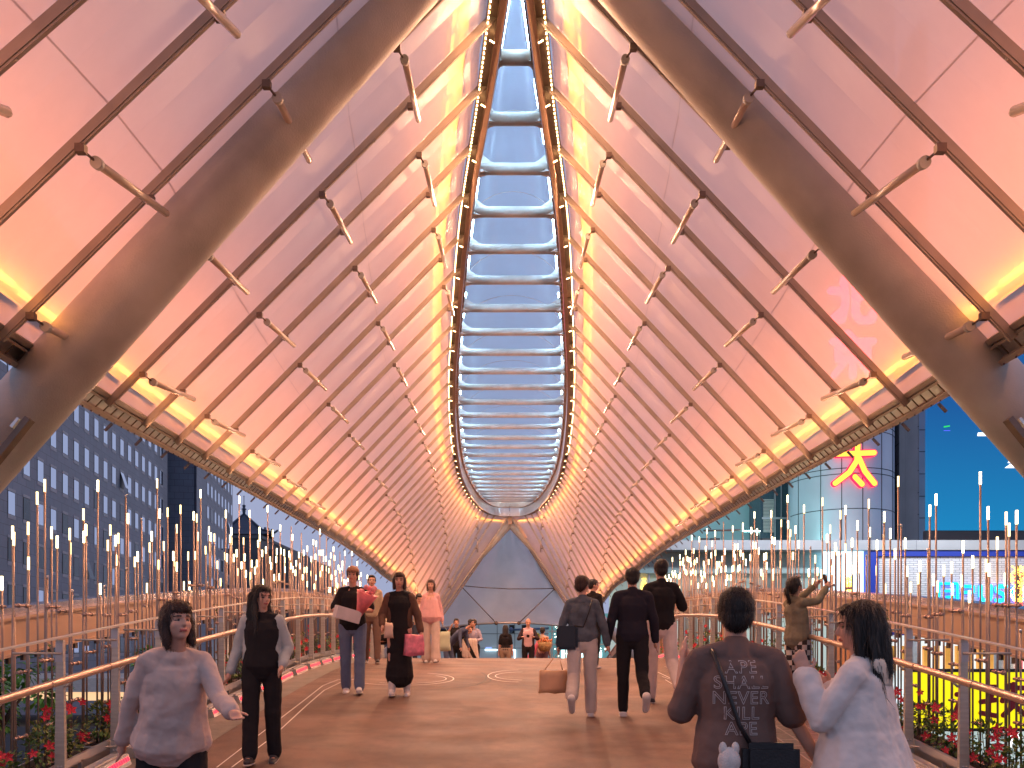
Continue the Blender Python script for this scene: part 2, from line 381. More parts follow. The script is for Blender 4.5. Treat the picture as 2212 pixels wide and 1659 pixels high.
# amber linear luminaires set unseen above the membrane to backlight it
def bar_light(a, b, dv, col, W_, w=.07):
    ld = bpy.data.lights.new('linear_lamp', 'AREA'); ld.shape = 'RECTANGLE'; v = b-a
    ld.size = v.length; ld.size_y = w; ld.color = col; ld.energy = W_*v.length
    lo = bpy.data.objects.new('linear_lamp', ld); COL.objects.link(lo); x = v.normalized(); z = -(dv-x*dv.dot(x)).normalized(); y = z.cross(x)
    lo.matrix_world = Matrix.Translation((a+b)/2) @ Matrix((x, y, z)).transposed().to_4x4()
for s in (-1, 1):
    for d0, d1_ in ((3,7),(7,11),(11,15),(15,19.5),(19.5,24),(24,29),(29,34),(34,39),(39,44),(44,49)):
        for t, q, c_, W_ in ((.875, -1, (1,.30,.075), 11), (.07, 1, (1,.33,.09), 6.8)):
            if q > 0 and d0 < 9: continue
            OFS = -1.5 if q < 0 else -.95
            n_ = rnorm(d0, s); sl = (eave(d0, s)-ridge(d0, s)).normalized()
            bar_light(roof(d0, s, t)-n_*OFS, roof(d1_, s, t)-rnorm(d1_, s)*OFS, sl*q*.8-n_, c_, W_, .2)
# warm downlights below the oculus frame (the bright spot groups of the photograph)
for s in (-1, 1):
    for d0, d1_ in ((9.5,14),(14,19),(19,24),(24,29),(29,34),(34,39),(39,44),(44,48)):
        a = ridge(d0, s)-rnorm(d0, s)*.16; b = ridge(d1_, s)-rnorm(d1_, s)*.16; n_ = rnorm(d0, s); sl = (eave(d0, s)-ridge(d0, s)).normalized()
        bar_light(a, b, sl*.5-n_*1.0, (1,.50,.26), 26, .05)
    for d0, d1_ in ((3,6.5),(11.5,18),(18,25),(25,33),(33,42),(42,49)):  # extra unseen row added inside the eaves as warm interior fill
        a = roof(d0, s, .985)-rnorm(d0, s)*.16; b = roof(d1_, s, .985)-rnorm(d1_, s)*.16; n_ = rnorm(d0, s); sl = (eave(d0, s)-ridge(d0, s)).normalized()
        bar_light(a, b, -sl*.7-n_*.8, (1,.45,.22), 10, .04)
# oculus frame
OUT = [(.0,8.0),(.05,8.25),(.14,8.9),(.346,10.29),(.578,12.2),(1.0,15.3),(1.3,18.1),(1.57,21.1),(1.84,24.1),(2.05,27.1),(2.22,30.1),(2.35,33.1),(2.43,36),(2.46,39.1),(2.32,42.86),(2.03,46.4),(1.69,48.5),(1.29,49.9),(.82,50.6),(.4,50.72),(0,50.75)]
CR = []
for i in range(len(OUT)-1):
    p0 = OUT[max(i-1, 0)]; p1 = OUT[i]; p2 = OUT[i+1]; p3 = OUT[min(i+2, len(OUT)-1)]
    for k in range(6):
        t = k/6
        CR.append(tuple(.5*((2*b)+(-a+c)*t+(2*a-5*b+4*c-e)*t*t+(-a+3*b-3*c+e)*t**3) for a, b, c, e in zip(p0, p1, p2, p3)))
CR.append(OUT[-1])
def off(i, o):
    a = CR[max(i-1, 0)]; b = CR[min(i+1, len(CR)-1)]; tx, ty = b[0]-a[0], b[1]-a[1]; L_ = math.hypot(tx, ty) or 1
    return (max(.015, CR[i][0]-ty/L_*o), CR[i][1]+tx/L_*o)
def fpt(i, o, z, s):
    w, d = off(i, o); return Vector((axx(d)+s*w, d, z))
def loft(bm, prof, s, i0=0, i1=None):
    i1 = i1 or len(CR)
    rows = [[bm.verts.new(fpt(i, o, z, s)) for o, z in prof] for i in range(i0, i1)]
    for a, b in zip(rows, rows[1:]):
        for k in range(len(prof)-1): bm.faces.new([a[k], a[k+1], b[k+1], b[k]])
for s in (-1, 1):
    g = NB(); loft(g, [(0,8.10),(0,8.0),(.02,8.0),(.02,8.06),(.14,8.06)], s); obj('gutter', g, bronze_d, CAN)
    g = NB(); loft(g, [(.14,8.10),(.14,7.985),(.23,7.985),(.23,8.0)], s); obj('flange', g, mat('flange_brown', (.24,.16,.12), .5, .3, var=.1), CAN)
    g = NB(); loft(g, [(.24,8.0),(.24,8.52),(.27,8.52)], s); obj('fascia', g, alu, CAN)
    g = NB()
    for i in range(18, len(CR)-1, 1):
        a, b = off(i, .27), off(i+1, .27)
        for k in range(2):
            w0, d0 = lerp(a[0], b[0], k/2), lerp(a[1], b[1], k/2)
            tube(g, [(axx(d0)+s*w0, d0, 8.5), (axx(d0)+s*max(.02, w0-.02), d0, 8.95)], .05, 6)
    loft(g, [(.33,8.5),(.33,9.0)], s, 6)
    obj('inner_cladding', g, tan_p, CAN)
    for k, i in enumerate(range(14, len(CR)-8, 4)):
        g = NB(); a, b = fpt(i, .40, 9.0, s), fpt(i+3, .40, 9.0, s); bar(g, a, b, .03, .05); obj('light_strip', g, led_c, CAN)
RY = [125,257,365,458,538,605,665.4,717,761,801.6,836,868,896.5,921.4,945,964.8,982.5,998,1010.3,1022.7,1033.4,1042,1051.5,1059.5,1066,1072,1077,1081]
CLi = sorted(((off(i, .30)[1], off(i, .30)[0]) for i in range(len(CR))))
def wi(d):
    for a, b in zip(CLi, CLi[1:]):
        if a[0] <= d <= b[0] and b[0] > a[0]: return lerp(a[1], b[1], (d-a[0])/(b[0]-a[0]))
    return .3
steelgrey = mat('beam_paint', (.56,.56,.55), .5, .0, var=.14, scale=3, bump=.08, dscale=50, stretch=(1,1,1))
VR = lambda w: 9.0+.35+.55*w
for y_ in RY:
    d = 15480/(1400-y_); w = wi(min(d, 50.2)); 
    if w < .1: continue
    g = NB(); c = axx(d); tube(g, [(c-w, d, 8.6), (c+w, d, 8.6)], .10, 14)
    for s in (-1, 1):
        hw = min(.28, w*.45)
        hexa(g, [(c+s*w,d-.11,8.5),(c+s*(w-hw),d-.03,8.53),(c+s*(w-hw),d+.03,8.53),(c+s*w,d+.11,8.5),
                 (c+s*w,d-.11,8.74),(c+s*(w-hw),d-.03,8.66),(c+s*(w-hw),d+.03,8.66),(c+s*w,d+.11,8.74)])
        fr = min(.62, w*.95); arc = [(w-fr+fr*math.cos(R(a)), 8.66+fr*.75-fr*.75*math.sin(R(a))) for a in range(0, 91, 10)]
        pl = [(c+s*x, d+.03, z) for x, z in arc]+[(c+s*(w-fr), d+.03, 8.62), (c+s*w, d+.03, 8.62)]
        poly(g, pl if s > 0 else pl[::-1], (0, .025, 0))
    obj('crossbeam', g, steelgrey, CAN)
g = NB(); rows = []
for j in range(70):
    d = 8.6+j*(50.4-8.6)/69; w = max(.05, wi(d))+.05
    rows.append([g.verts.new((axx(d)-w*math.cos(math.pi*k/14), d, 9.0+(VR(w)-9.0)*math.sin(math.pi*k/14))) for k in range(15)])
for a, b in zip(rows, rows[1:]):
    for k in range(14): g.faces.new([a[k], a[k+1], b[k+1], b[k]])
obj('vault', g, vfilm, CAN, smooth=True)
for j in range(1, 14):
    d = 9+j*3; w = max(.05, wi(d)); g = NB()
    tube(g, [(axx(d)-w*math.cos(math.pi*k/14), d, 8.99+(VR(w)-9.02)*math.sin(math.pi*k/14)) for k in range(15)], .009, 6)
    obj('vault_hoop', g, alu, CAN)
weld_m = mat('weld_paint', (.40,.36,.31), .6, .1, var=.3, scale=9, bump=.5, dscale=40)
# A-shaped supports
def aframe(name, d, ap, legs, r, label):
    t = t_ = empty(name, (ap[0], d, GZ), label, 'support frame')
    for s, foot in legs:
        g = NB(); a = Vector(ap); b = Vector(foot)
        tube(g, [a+(b-a)*(i/10) for i in range(11)], r, 32); obj('leg', g, paint, t)
        for tq in (.60,):
            g = NB(); q = a+(b-a)*tq; dv = (b-a).normalized(); tube(g, [q, q+dv*.012, q+dv*.03, q+dv*.042], r, 40, radii=[r+.001, r+.007, r+.007, r+.001]); obj('weld_seam', g, weld_m, t_)
        g = NB(); ft = a+(b-a)*.995; tube(g, [ft, ft+(b-a).normalized()*.1], r*1.7, 20); obj('foot_plate', g, bronze_d, t)
    g = NB(); ball(g, ap, r*1.25, r*1.02, r*1.25, 20); obj('apex_joint', g, paint, t)
    return t
def ray(ap, q, zf): ap, q = Vector(ap), Vector(q); v = q-ap; return ap+v*((zf-ap.z)/v.z)
d1 = 8.9; apn = at(1119, -312, d1)
nf = aframe('support_frame', d1, apn, [(-1, ray(apn, at(448.7, 442.4, d1), GZ)), (1, ray(apn, at(1791.7, 442.4, d1), GZ))], .34, 'near A-shaped frame of two huge bronze tubes crossing the top corners')
d2 = 51.2; apf = at(1102, 1126, d2)
ff = aframe('support_frame', d2, apf, [(-1, ray(apf, at(983.8, 1253.4, d2), GZ)), (1, ray(apf, at(1219.8, 1253.4, d2), GZ))], .335, 'far A-shaped frame of golden tubes at the end of the canopy')
g = NB(); box(g, apf.x-.12, apf.x+.12, 50.8, 50.95, 7.55, 8.05); obj('gusset', g, tan_p, ff)
g = NB(); q = at(1136, 1162, 50.7); a = at(1112, 1120, 50.7); bar(g, a, q, .14, .06, (0,1,0)); obj('cable_cover', g, tan_p, ff)
# side arm of the near frame
for s, x in ((-1, 20), (1, 2222)):
    g = NB(); p = at(x, 880, 9.1); q = at(x+s*190, 800, 9.4); tube(g, [p, q], .24, 20); obj('side_arm', g, paint, nf)
    g = NB(); bar(g, at(x-s*35, 925, 8.75), at(x+s*120, 800, 8.9), .12, .3, (0,1,0)); obj('box_section', g, alu, nf)
    g = NB(); bar(g, at(x-s*45, 905, 8.5), at(x+s*40, 1010, 8.5), .06, .1, (0,1,0)); obj('clamp_bar', g, bronze_d, nf)
# slim tube lamps clipped under the ribs
def ordn(n): return ['first','second','third','fourth','fifth','sixth','seventh','eighth','ninth','tenth','eleventh','twelfth','thirteenth','fourteenth','fifteenth','sixteenth','seventeenth','eighteenth','nineteenth','twentieth','twenty-first','twenty-second','twenty-third'][n]
rown = ['row beside the opening', 'second row', 'third row', 'outermost row']
TX = [1.42, 2.5, 3.6, 4.72]
for s in (-1, 1):
    for r_ in range(4):
        cnt = 0
        for k in range(1+(r_ % 2), NR-3, 2):
            d = RIB_D[k]; e = RIB_D[k+1]
            lo = Wo(d) if d > 8.5 else .1
            fx = TX[r_]*(1+.012*(d-10) if d > 10 else 1)
            if fx < lo+.2 or fx > XE(d)-.3: continue
            t = (fx-lo)/(XE(d)-lo); t2 = (fx-(Wo(e) if e > 8.5 else .1))/(XE(e)-(Wo(e) if e > 8.5 else .1))
            a = roof(d, s, t)-rnorm(d, s)*.23; b = roof(e, s, max(0, t2))-rnorm(e, s)*.23
            dv = (b-a).normalized(); a = a+dv*.12; b = b+dv*.2
            tl = empty('tube_lamp', a, 'slim tube lamp, %s from the front, %s, %s roof slope' % (ordn(cnt), rown[r_], 'left' if s < 0 else 'right'), 'tube lamp', 'slim tube lamps hung in rows under the roof ribs')
            g = NB(); tube(g, [a, b], .037, 10); ball(g, b, .037, seg=8); obj('tube', g, acrylic, tl)
            g = NB(); tube(g, [a-dv*.03, a+dv*.03], .05, 12); obj('end_cap', g, paint, tl)
            for p, dd, tt in ((a, d, t), (b-dv*.2, e, t2)):
                g = NB(); q = roof(dd, s, max(0, tt))-rnorm(dd, s)*.13; q2 = p.lerp(q, .5)
                tube(g, [p, q2, q], .012, 6); box(g, q.x-.04, q.x+.04, q.y-.04, q.y+.02, q.z-.04, q.z+.03); obj('bracket', g, bronze_d, tl)
            cnt += 1
# ================================================================ railings, light poles, girders, planting
POST = [6.85+.95*k for k in range(-4, 19)]
RX = 3.71
for s in (-1, 1):
    side = 'left' if s < 0 else 'right'
    RL = empty('railing', (s*RX, 8, deck(8)), 'steel railing with round handrail along the %s side of the deck' % side, 'railing')
    for d in POST:
        z = deck(d); g = NB(); x = s*RX
        hexa(g, [(x-.045,d-.018,z-.05),(x+.045,d-.018,z-.05),(x+.045,d+.018,z-.05),(x-.045,d+.018,z-.05),
                 (x-.028,d-.016,z+1.24),(x+.028,d-.016,z+1.24),(x+.028,d+.016,z+1.24),(x-.028,d+.016,z+1.24)])
        po = obj('post', g, steel, RL)
        g = NB()
        for zz in (1.12, 1.20, .10, .20):
            ball(g, (x-.012, d-.02, z+zz), .009, seg=6); ball(g, (x+.014, d-.02, z+zz), .009, seg=6)
        box(g, x-.03, x+.03, d-.026, d-.019, z+1.06, z+1.22); obj('bolt_plate', g, alu, po)
        g = NB(); tube(g, [(x-s*.09, d, z+.90), (x-s*.05, d, z+.86), (x, d, z+.86)], .012, 6); obj('rail_bracket', g, steel, po)
        g = NB(); tube(g, [(x-s*.02, d-.03, z+1.13), (x+s*.10, d-.1, z+1.13), (x+s*.3, d-.16, z+1.13)], .009, 6)
        tube(g, [(x-s*.02, d-.03, z+.14), (x+s*.10, d-.1, z+.14), (x+s*.3, d-.16, z+.14)], .009, 6); obj('stay_rod', g, steel, po)
    ds = [3.05+.25*i for i in range(82)]
    g = NB(); tube(g, [(s*(RX-.1), d, deck(d)+.93) for d in ds], .031, 14)
    for d in POST: tube(g, [(s*(RX-.1), d-.35, deck(d-.35)+.93), (s*(RX-.1), d-.335, deck(d-.335)+.93)], .034, 14)
    obj('handrail', g, mat('handrail_metal', (.55,.40,.31), .3, .7, var=.08, scale=3, bump=.03), RL)
    g = NB()
    for a, b in zip(ds, ds[1:]): bar(g, (s*RX, a, deck(a)+1.262), (s*RX, b, deck(b)+1.262), .062, .012)
    obj('top_rail', g, steel, RL)
    g = NB()
    for a, b in zip(ds, ds[1:]): bar(g, (s*(RX+.07), a, deck(a)+.16), (s*(RX+.07), b, deck(b)+.16), .03, .07)
    for d in POST[:-2]: bar(g, (s*(RX+.07), d+.45, deck(d+.45)), (s*(RX+.07), d+.45, deck(d+.45)+.14), .03, .03)
    obj('kick_rail', g, alu, RL)
    for k, d in enumerate(POST[:-1]):
        a, b = d+.1, d+.82; z0, z1 = deck(a), deck(b); x = s*(RX-.02)
        xo, xi = x, x-s*.16
        g = NB(); P = [(xo,a,z0+.004),(xi-s*.03,a,z0+.004),(xi-s*.03,b,z1+.004),(xo,b,z1+.004),(xo,a,z0+.10),(xi,a,z0+.10),(xi,b,z1+.10),(xo,b,z1+.10)]
        if s > 0: P = [P[i] for i in (3,2,1,0,7,6,5,4)]
        hexa(g, P); bar(g, (xi+s*.05,a,z0+.115),(xi+s*.05,b,z1+.115), .03, .02)
        fl = obj('floor_light', g, alu, RL)
        g = NB(); q = []
        for dd, zz in ((a+.02, z0), (b-.02, z1)):
            q.append((Vector((xi-s*.024, dd, zz+.045)), Vector((xi-s*.009, dd, zz+.078))))
        for j in range(16):
            f0, f1 = j/16+.006, (j+1)/16-.006
            quad(g, [q[0][0].lerp(q[1][0], f0), q[0][0].lerp(q[1][0], f1), q[0][1].lerp(q[1][1], f1), q[0][1].lerp(q[1][1], f0)])
        obj('red_strip', g, led_r, fl)
    # planter trough
    PT = empty('planter_trough', (s*3.92, 8, deck(8)), 'long narrow metal planter trough outside the %s railing' % side, 'planter')
    g = NB()
    for a, b in zip(ds, ds[1:]):
        bar(g, (s*3.83, a, deck(a)+.06), (s*3.83, b, deck(b)+.06), .012, .16); bar(g, (s*4.2, a, deck(a)+.06), (s*4.2, b, deck(b)+.06), .012, .16)
        bar(g, (s*4.015, a, deck(a)-.02), (s*4.015, b, deck(b)-.02), .37, .01)
    obj('trough', g, alu, PT)
    g = NB()
    for a, b in zip(ds, ds[1:]): bar(g, (s*4.015, a, deck(a)+.06), (s*4.015, b, deck(b)+.06), .35, .05)
    obj('soil', g, mat('potting_soil', (.04,.028,.02), .95, var=.3, scale=20, bump=.5), PT)
    # light poles
    FN = empty('light_pole_screen', (s*4.07, 8, deck(8)), 'screen of slim steel poles with glowing white tips on the %s side' % side, 'light screen')
    rnd = random.Random(5 if s < 0 else 9)
    d = 5.6; poles = []
    known = {}
    while d < 26:
        k = len(poles)
        h = rnd.choice([1.65,1.8,1.9,2.0,2.05,2.15,2.25,2.4])+rnd.uniform(-.08,.08)
        if k % 9 == 4: h = 2.6+rnd.uniform(-.1, .25)
        lit = rnd.random() < .82
        if not lit: h = rnd.uniform(1.35, 1.75) if rnd.random() < .5 else h
        poles.append((d, s*(4.07+rnd.uniform(-.035,.035)), h, lit, rnd.uniform(-.025,.025)))
        d += .080+rnd.uniform(-.02,.022)
    rest = NB(); rtip = NB()
    for k, (d, x, h, lit, ln) in enumerate(poles):
        z = deck(d); b0 = Vector((x, d, z+.03)); b1 = Vector((x+ln*.4, d+ln, z+h-.11)); dv = (b1-b0).normalized()
        big = k < 100
        g = NB() if big else rest
        tube(g, [b0, b0.lerp(b1, .5), b1], .0095 if big else .009, 6 if big else 4)
        if big: po = obj('light_pole', g, pole_m, FN)
        if lit:
            g = NB() if big else rtip
            tube(g, [b1, b1+dv*.11], .0096, 8 if big else 5)
            if big:
                tp = obj('lamp_tip', g, led_w if rnd.random() < .6 else led_w2, po)
        else:
            if big:
                g = NB(); tube(g, [b1, b1+dv*.03], .011, 6); obj('pole_cap', g, alu, po)
    if len(rest.verts): obj('far_light_pole', rest, pole_m, FN)['kind'] = 'stuff'
    if len(rtip.verts): obj('far_lamp_tip', rtip, led_w, FN)['kind'] = 'stuff'
    rest = NB(); nc = 0
    k = 0
    while k < len(poles)-3:
        for hh in (1.42+.12*math.sin(k*1.7), .98+.05*math.sin(k), .50+.1*math.cos(k*2.1), .12):
            if rnd.random() < .12: continue
            j = k+rnd.choice([0, 1]); p, q = poles[j], poles[min(j+2, len(poles)-1)]
            a = Vector((p[1]-s*.02, p[0]-.03, deck(p[0])+hh)); b = Vector((p[1]-s*.02, q[0]+.02, deck(p[0])+hh+.01))
            big = nc < 100; g = NB() if big else rest
            tube(g, [a, b], .012, 6)
            for t in (.22, .7): c = a.lerp(b, t); tube(g, [c-Vector((0,.014,0)), c+Vector((0,.014,0))], .02, 6)
            if big: obj('clamp', g, mat('clamp_metal', (.5,.36,.30), .35, .8, var=.1), FN)
            nc += 1
        k += 4
    if len(rest.verts): obj('far_clamp', rest, MT['clamp_metal'], FN)['kind'] = 'stuff'
    # arched box girder
    GT = table([(-6,-2.0),(0,-1.0),(6,-.15),(9.72,.34),(11.24,.53),(12.8,.70),(15,.91),(18.9,1.27),(24,1.6),(29,1.72),(35,1.6),(42,1.0),(48,.2),(56,-1.2)])
    GR = empty('arch_girder', (s*6, 10, GT(10)), 'tan box girder arching past the %s railing below the roof eave' % side, 'girder')
    gd = [-6+62*i/60 for i in range(61)]
    g = NB(); c2 = NB(); c3 = NB()
    for a, b in zip(gd, gd[1:]):
        bar(g, (s*6.2, a, GT(a)-.25), (s*6.2, b, GT(b)-.25), .4, .44)
        bar(g, (s*6.19, a, GT(a)-.02), (s*6.19, b, GT(b)-.02), .46, .035)
        bar(g, (s*6.19, a, GT(a)-.46), (s*6.19, b, GT(b)-.46), .46, .03)
        bar(c2, (s*6.3, a, GT(a)+.04), (s*6.3, b, GT(b)+.04), .3, .1)
    obj('beam', g, tan_p, GR); obj('cap', c2, lilac, GR)
    d = 0
    while d < 40:
        box(c3, s*6.0-.02, s*6.0+.02, d, d+.08, GT(d)-.55, GT(d)-.475); d += .3
    obj('drip_teeth', c3, bronze_d, GR)
    for d in (7.2, 15.5, 24, 34):
        h = GT(d)-.48; g = NB()
        poly(g, [(s*6.15, d-.5, h), (s*6.15, d+.35, h), (s*5.6, d+1.1, GZ), (s*5.6, d+.5, GZ)], (s*.12, 0, 0))
        obj('strut', g, mat('orange_paint', (.55,.26,.13), .5, .1, var=.1), GR)
    for d in (8.1, 19):
        g = NB(); tube(g, [(s*6.6, d, GZ), (s*6.6, d, GT(d)-.5)], .23, 20)
        single('column', g, mat('pale_column', (.45,.46,.44), .55, var=.08, scale=2), (s*6.6, d, GZ), 'pale grey round column under the %s girder, %s' % (side, 'the near one' if d < 10 else 'the far one'), 'column')
# ---- flowering plants in the troughs
leafM = [mat('leaf_green', (.12,.22,.05), .45, var=.45, scale=9), mat('leaf_olive', (.22,.24,.06), .45, var=.4, scale=9)]
petal = mat('red_petal', (.72,.035,.06), .5, var=.2, scale=30)
throat = mat('flower_throat', (.8,.45,.1), .5)
stem_m = mat('plant_stem', (.12,.11,.04), .6)
def leaf(bm, p, dv, up, l, w, mi):
    sd_ = dv.cross(up).normalized()*w
    m1 = p+dv*l*.45+up*l*.05; tip = p+dv*l-up*l*.12
    v = [bm.verts.new(q) for q in (p, m1+sd_, tip, m1-sd_, m1-up*w*.35)]
    for f_ in (bm.faces.new([v[0], v[4], v[1]]), bm.faces.new([v[4], v[2], v[1]]), bm.faces.new([v[0], v[3], v[4]]), bm.faces.new([v[4], v[3], v[2]])): f_.material_index = mi; f_.smooth = True
def flower(p, dv, r, parent, rnd):
    g = NB(); u, v = basis(dv); c = g.verts.new(p+dv*r*.15)
    for k in range(5):
        a = 2*math.pi*k/5+rnd.random()*.3
        e = u*math.cos(a)+v*math.sin(a); f2 = u*math.cos(a+.55)+v*math.sin(a+.55); f1 = u*math.cos(a-.55)+v*math.sin(a-.55)
        g.faces.new([c, g.verts.new(p+f1*r*.62+dv*r*.35), g.verts.new(p+e*r*1.08+dv*r*(.25+rnd.random()*.2)), g.verts.new(p+f2*r*.62+dv*r*.35)])
    bmesh.ops.create_cone(g, segments=6, radius1=r*.22, radius2=r*.10, depth=r*1.1, cap_ends=True, matrix=Matrix.Translation(p-dv*r*.5) @ dv.to_track_quat('-Z', 'Y').to_matrix().to_4x4())
    f_ = obj('flower', g, petal, parent)
for s in (-1, 1):
    side = 'left' if s < 0 else 'right'
    for k, d in enumerate(POST[:-2]):
        rnd = random.Random(100+k*7+(0 if s < 0 else 50))
        dc = d+.47; z = deck(dc)+.1; c = Vector((s*4.0, dc, z))
        near = d < 10
        hgt = rnd.uniform(.3, .5) if near else rnd.uniform(.35, .7)
        lab = 'red-flowered leafy plant in the %s trough, %s bay from the front' % (side, ordn(k))
        PL = empty('flowering_plant', c, lab, 'plant', 'flowering plants in the railing troughs')
        g = NB(); n = 560 if near else (300 if d < 14 else 160)
        lobes = [(rnd.uniform(-.36,.36), rnd.uniform(.4,1), rnd.uniform(.09,.17)) for _ in range(9)]
        for j in range(n):
            lb = rnd.choice(lobes)
            v = Vector((rnd.gauss(0,1), rnd.gauss(0,1), rnd.gauss(0,1))).normalized()
            p = c+Vector((v.x*.13*(1.2 if v.x*s < 0 else .8), lb[0]+v.y*lb[2], hgt*lb[1]*.75+v.z*lb[2]*.8-.02))
            if p.z < c.z: p.z = c.z+.01
            dv = (v+Vector((0,0,rnd.uniform(-.3,.5)))).normalized(); up, _ = basis(dv, (rnd.uniform(-.5,.5), rnd.uniform(-.5,.5), 1))
            l = rnd.uniform(.035,.065); leaf(g, p, dv, up, l, l*.3, 0 if rnd.random() < .65 else 1)
        obj('foliage', g, leafM, PL)
        g = NB()
        for j in range(7):
            b = c+Vector((0, rnd.uniform(-.35,.35), 0)); tube(g, [b, b+Vector((rnd.uniform(-.05,.05), rnd.uniform(-.06,.06), hgt*.6))], .004, 4)
        obj('stem', g, stem_m, PL)
        for j in range(10 if near else 7):
            p = c+Vector((-s*rnd.uniform(.08,.19), rnd.uniform(-.42,.42), hgt*rnd.uniform(.15,1.05)+.02))
            dv = Vector((-s*.8, -1, rnd.uniform(-.2,.5))).normalized(); flower(p, dv, rnd.uniform(.035,.05), PL, rnd)
        if k % 2 == 0 or s > 0 and k % 3 == 0:       # climber on a pole
            g = NB(); x = s*4.04; y0 = dc+rnd.uniform(-.3,.3); H_ = rnd.uniform(.9,1.5); pts = []
            for j in range(40):
                t = j/39; a = t*16; p = Vector((x+.018*math.cos(a), y0+.018*math.sin(a)+.02*math.sin(t*5), z+H_*t)); pts.append(p)
                if j % 3 == 0:
                    for q in range(2):
                        dv = Vector((rnd.uniform(-1,1), rnd.uniform(-1,1), rnd.uniform(-.3,.6))).normalized(); leaf(g, p, dv, basis(dv)[0], rnd.uniform(.035,.07), .016, 0 if rnd.random() < .4 else 1)
            obj('climbing_leaves', g, leafM, PL)
            g = NB(); tube(g, pts, .0025, 4); obj('climbing_stem', g, stem_m, PL)
# ================================================================ the town around the bridge
granite = mat('blue_granite', (.115,.13,.17), .55, var=.14, scale=.35, bump=.1, dscale=2, stretch=(1,1,2))
def granite_joints(name, col, bw, bh):
    m = mat(name, col, .5, var=.1, scale=.5); n = m.node_tree; L = n.links; b = n.nodes['Principled BSDF']
    br = n.nodes.new('ShaderNodeTexBrick'); br.inputs['Scale'].default_value = 1; br.inputs['Brick Width'].default_value = bw; br.inputs['Row Height'].default_value = bh
    br.inputs['Mortar Size'].default_value = .02; br.inputs['Color1'].default_value = (1,1,1,1); br.inputs['Color2'].default_value = (.86,.88,.9,1); br.inputs['Mortar'].default_value = (.45,.45,.5,1)
    tc = n.nodes['Texture Coordinate']; sx = n.nodes.new('ShaderNodeSeparateXYZ'); cx = n.nodes.new('ShaderNodeCombineXYZ')
    ad = n.nodes.new('ShaderNodeMath'); L.new(tc.outputs['Object'], sx.inputs[0]); L.new(sx.outputs['X'], ad.inputs[0]); L.new(sx.outputs['Y'], ad.inputs[1])
    L.new(ad.outputs[0], cx.inputs[0]); L.new(sx.outputs['Z'], cx.inputs[1]); L.new(cx.outputs[0], br.inputs['Vector'])
    mx = n.nodes.new('ShaderNodeMixRGB'); mx.blend_type = 'MULTIPLY'; mx.inputs[0].default_value = 1
    old = b.inputs['Base Color'].links[0].from_socket; L.new(old, mx.inputs[1]); L.new(br.outputs['Color'], mx.inputs[2]); L.new(mx.outputs[0], b.inputs['Base Color'])
    return m
gran = granite_joints('granite_panels', (.145,.175,.25), 1.24, .8)
gran2 = granite_joints('granite_shaded_panels', (.06,.07,.11), 1.4, .8)  # shade on the end walls painted in as darker granite
glass = mat('window_glass', (.80,.86,.95), .03, 1.0, var=.0)
glass_d = mat('dark_reflection_glass', (.05,.065,.075), .08, .3, var=.3, scale=1.5)  # dark reflections of the lower windows put into the glass colour
trim = mat('window_trim', (.30,.31,.37), .5, var=.05)
dark = mat('dark_void', (.012,.013,.016), .5, var=0)
def facade(parent, a, slope, d0, d1, z0, z1, first, nwin, sp, rows, h0, fh, ww=1.2, wh=2.1, dim=(), th=.6):
    # wall plane X = slope*d - a
    P = lambda d, z, o=0: Vector((slope*d-a+o, d+o*.15, z))
    g = NB(); hexa(g, [P(d0,z0),P(d0,z0,-8),P(d1,z0,-8),P(d1,z0),P(d0,z1),P(d0,z1,-8),P(d1,z1,-8),P(d1,z1)])
    obj('wall', g, gran, parent)
    k = 0
    for r_ in range(rows[0], rows[1]):
        zt = h0+fh*r_
        for i in range(nwin):
            u = first+i*sp
            g = NB(); y0, y1 = u, u+ww
            # surround proud of the wall, glass set into it
            hexa(g, [P(y0,zt-wh,-.1),P(y0,zt-wh,.03),P(y1,zt-wh,.03),P(y1,zt-wh,-.1),P(y0,zt-wh+.27,-.1),P(y0,zt-wh+.27,.03),P(y1,zt-wh+.27,.03),P(y1,zt-wh+.27,-.1)])
            hexa(g, [P(y0,zt-.2,-.1),P(y0,zt-.2,.03),P(y1,zt-.2,.03),P(y1,zt-.2,-.1),P(y0,zt,-.1),P(y0,zt,.03),P(y1,zt,.03),P(y1,zt,-.1)])
            quad(g, [P(y0,zt-wh+.27,.012),P(y1,zt-wh+.27,.012),P(y1,zt-.2,.012),P(y0,zt-.2,.012)], 1)
            w = obj('window', g, [trim, dark], parent)
            g = NB(); e = .06; t = .0
            tilt = .5 if (i*7+r_*3) % 37 == 5 else 0
            quad(g, [P(y0+e,zt-wh+.30,.03+tilt),P(y1-e*1.6,zt-wh+.30,.03+tilt),P(y1-e*1.6,zt-.24,.03),P(y0+e,zt-.24,.03)])
            rr_ = random.Random(i*31+r_*7).random()
            obj('pane', g, glass_d if (r_ < -3 and rr_ < .9) or (r_ == -3 and rr_ < .45) or rr_ < .03 else glass, w); k += 1
sl = -.153
B1 = empty('office_building', (-38, 75, GZ), 'long blue-grey granite office block with a grid of narrow windows, left', 'building')
base1 = 1800*26/671.8
facade(B1, 26, sl, 34, 99.8, GZ, 34, base1-2.44*12, 24, 2.44, (-6, 3), 20.85, 3.25)
B2 = empty('office_building', (-43, 118, GZ), 'granite office wing with narrow windows behind the dark end wall, against the sky', 'building')
facade(B2, 23.8, sl, 105.6, 130.6, GZ, 34, 1800*23.8/381.6-.6, 8, 2.46, (-6, 4), 19.3, 3.15)
g = NB(); box(g, -60, -39.97, 105.55, 105.6+.0-.02+.04, GZ, 34); obj('side_wall', g, gran2, B2)
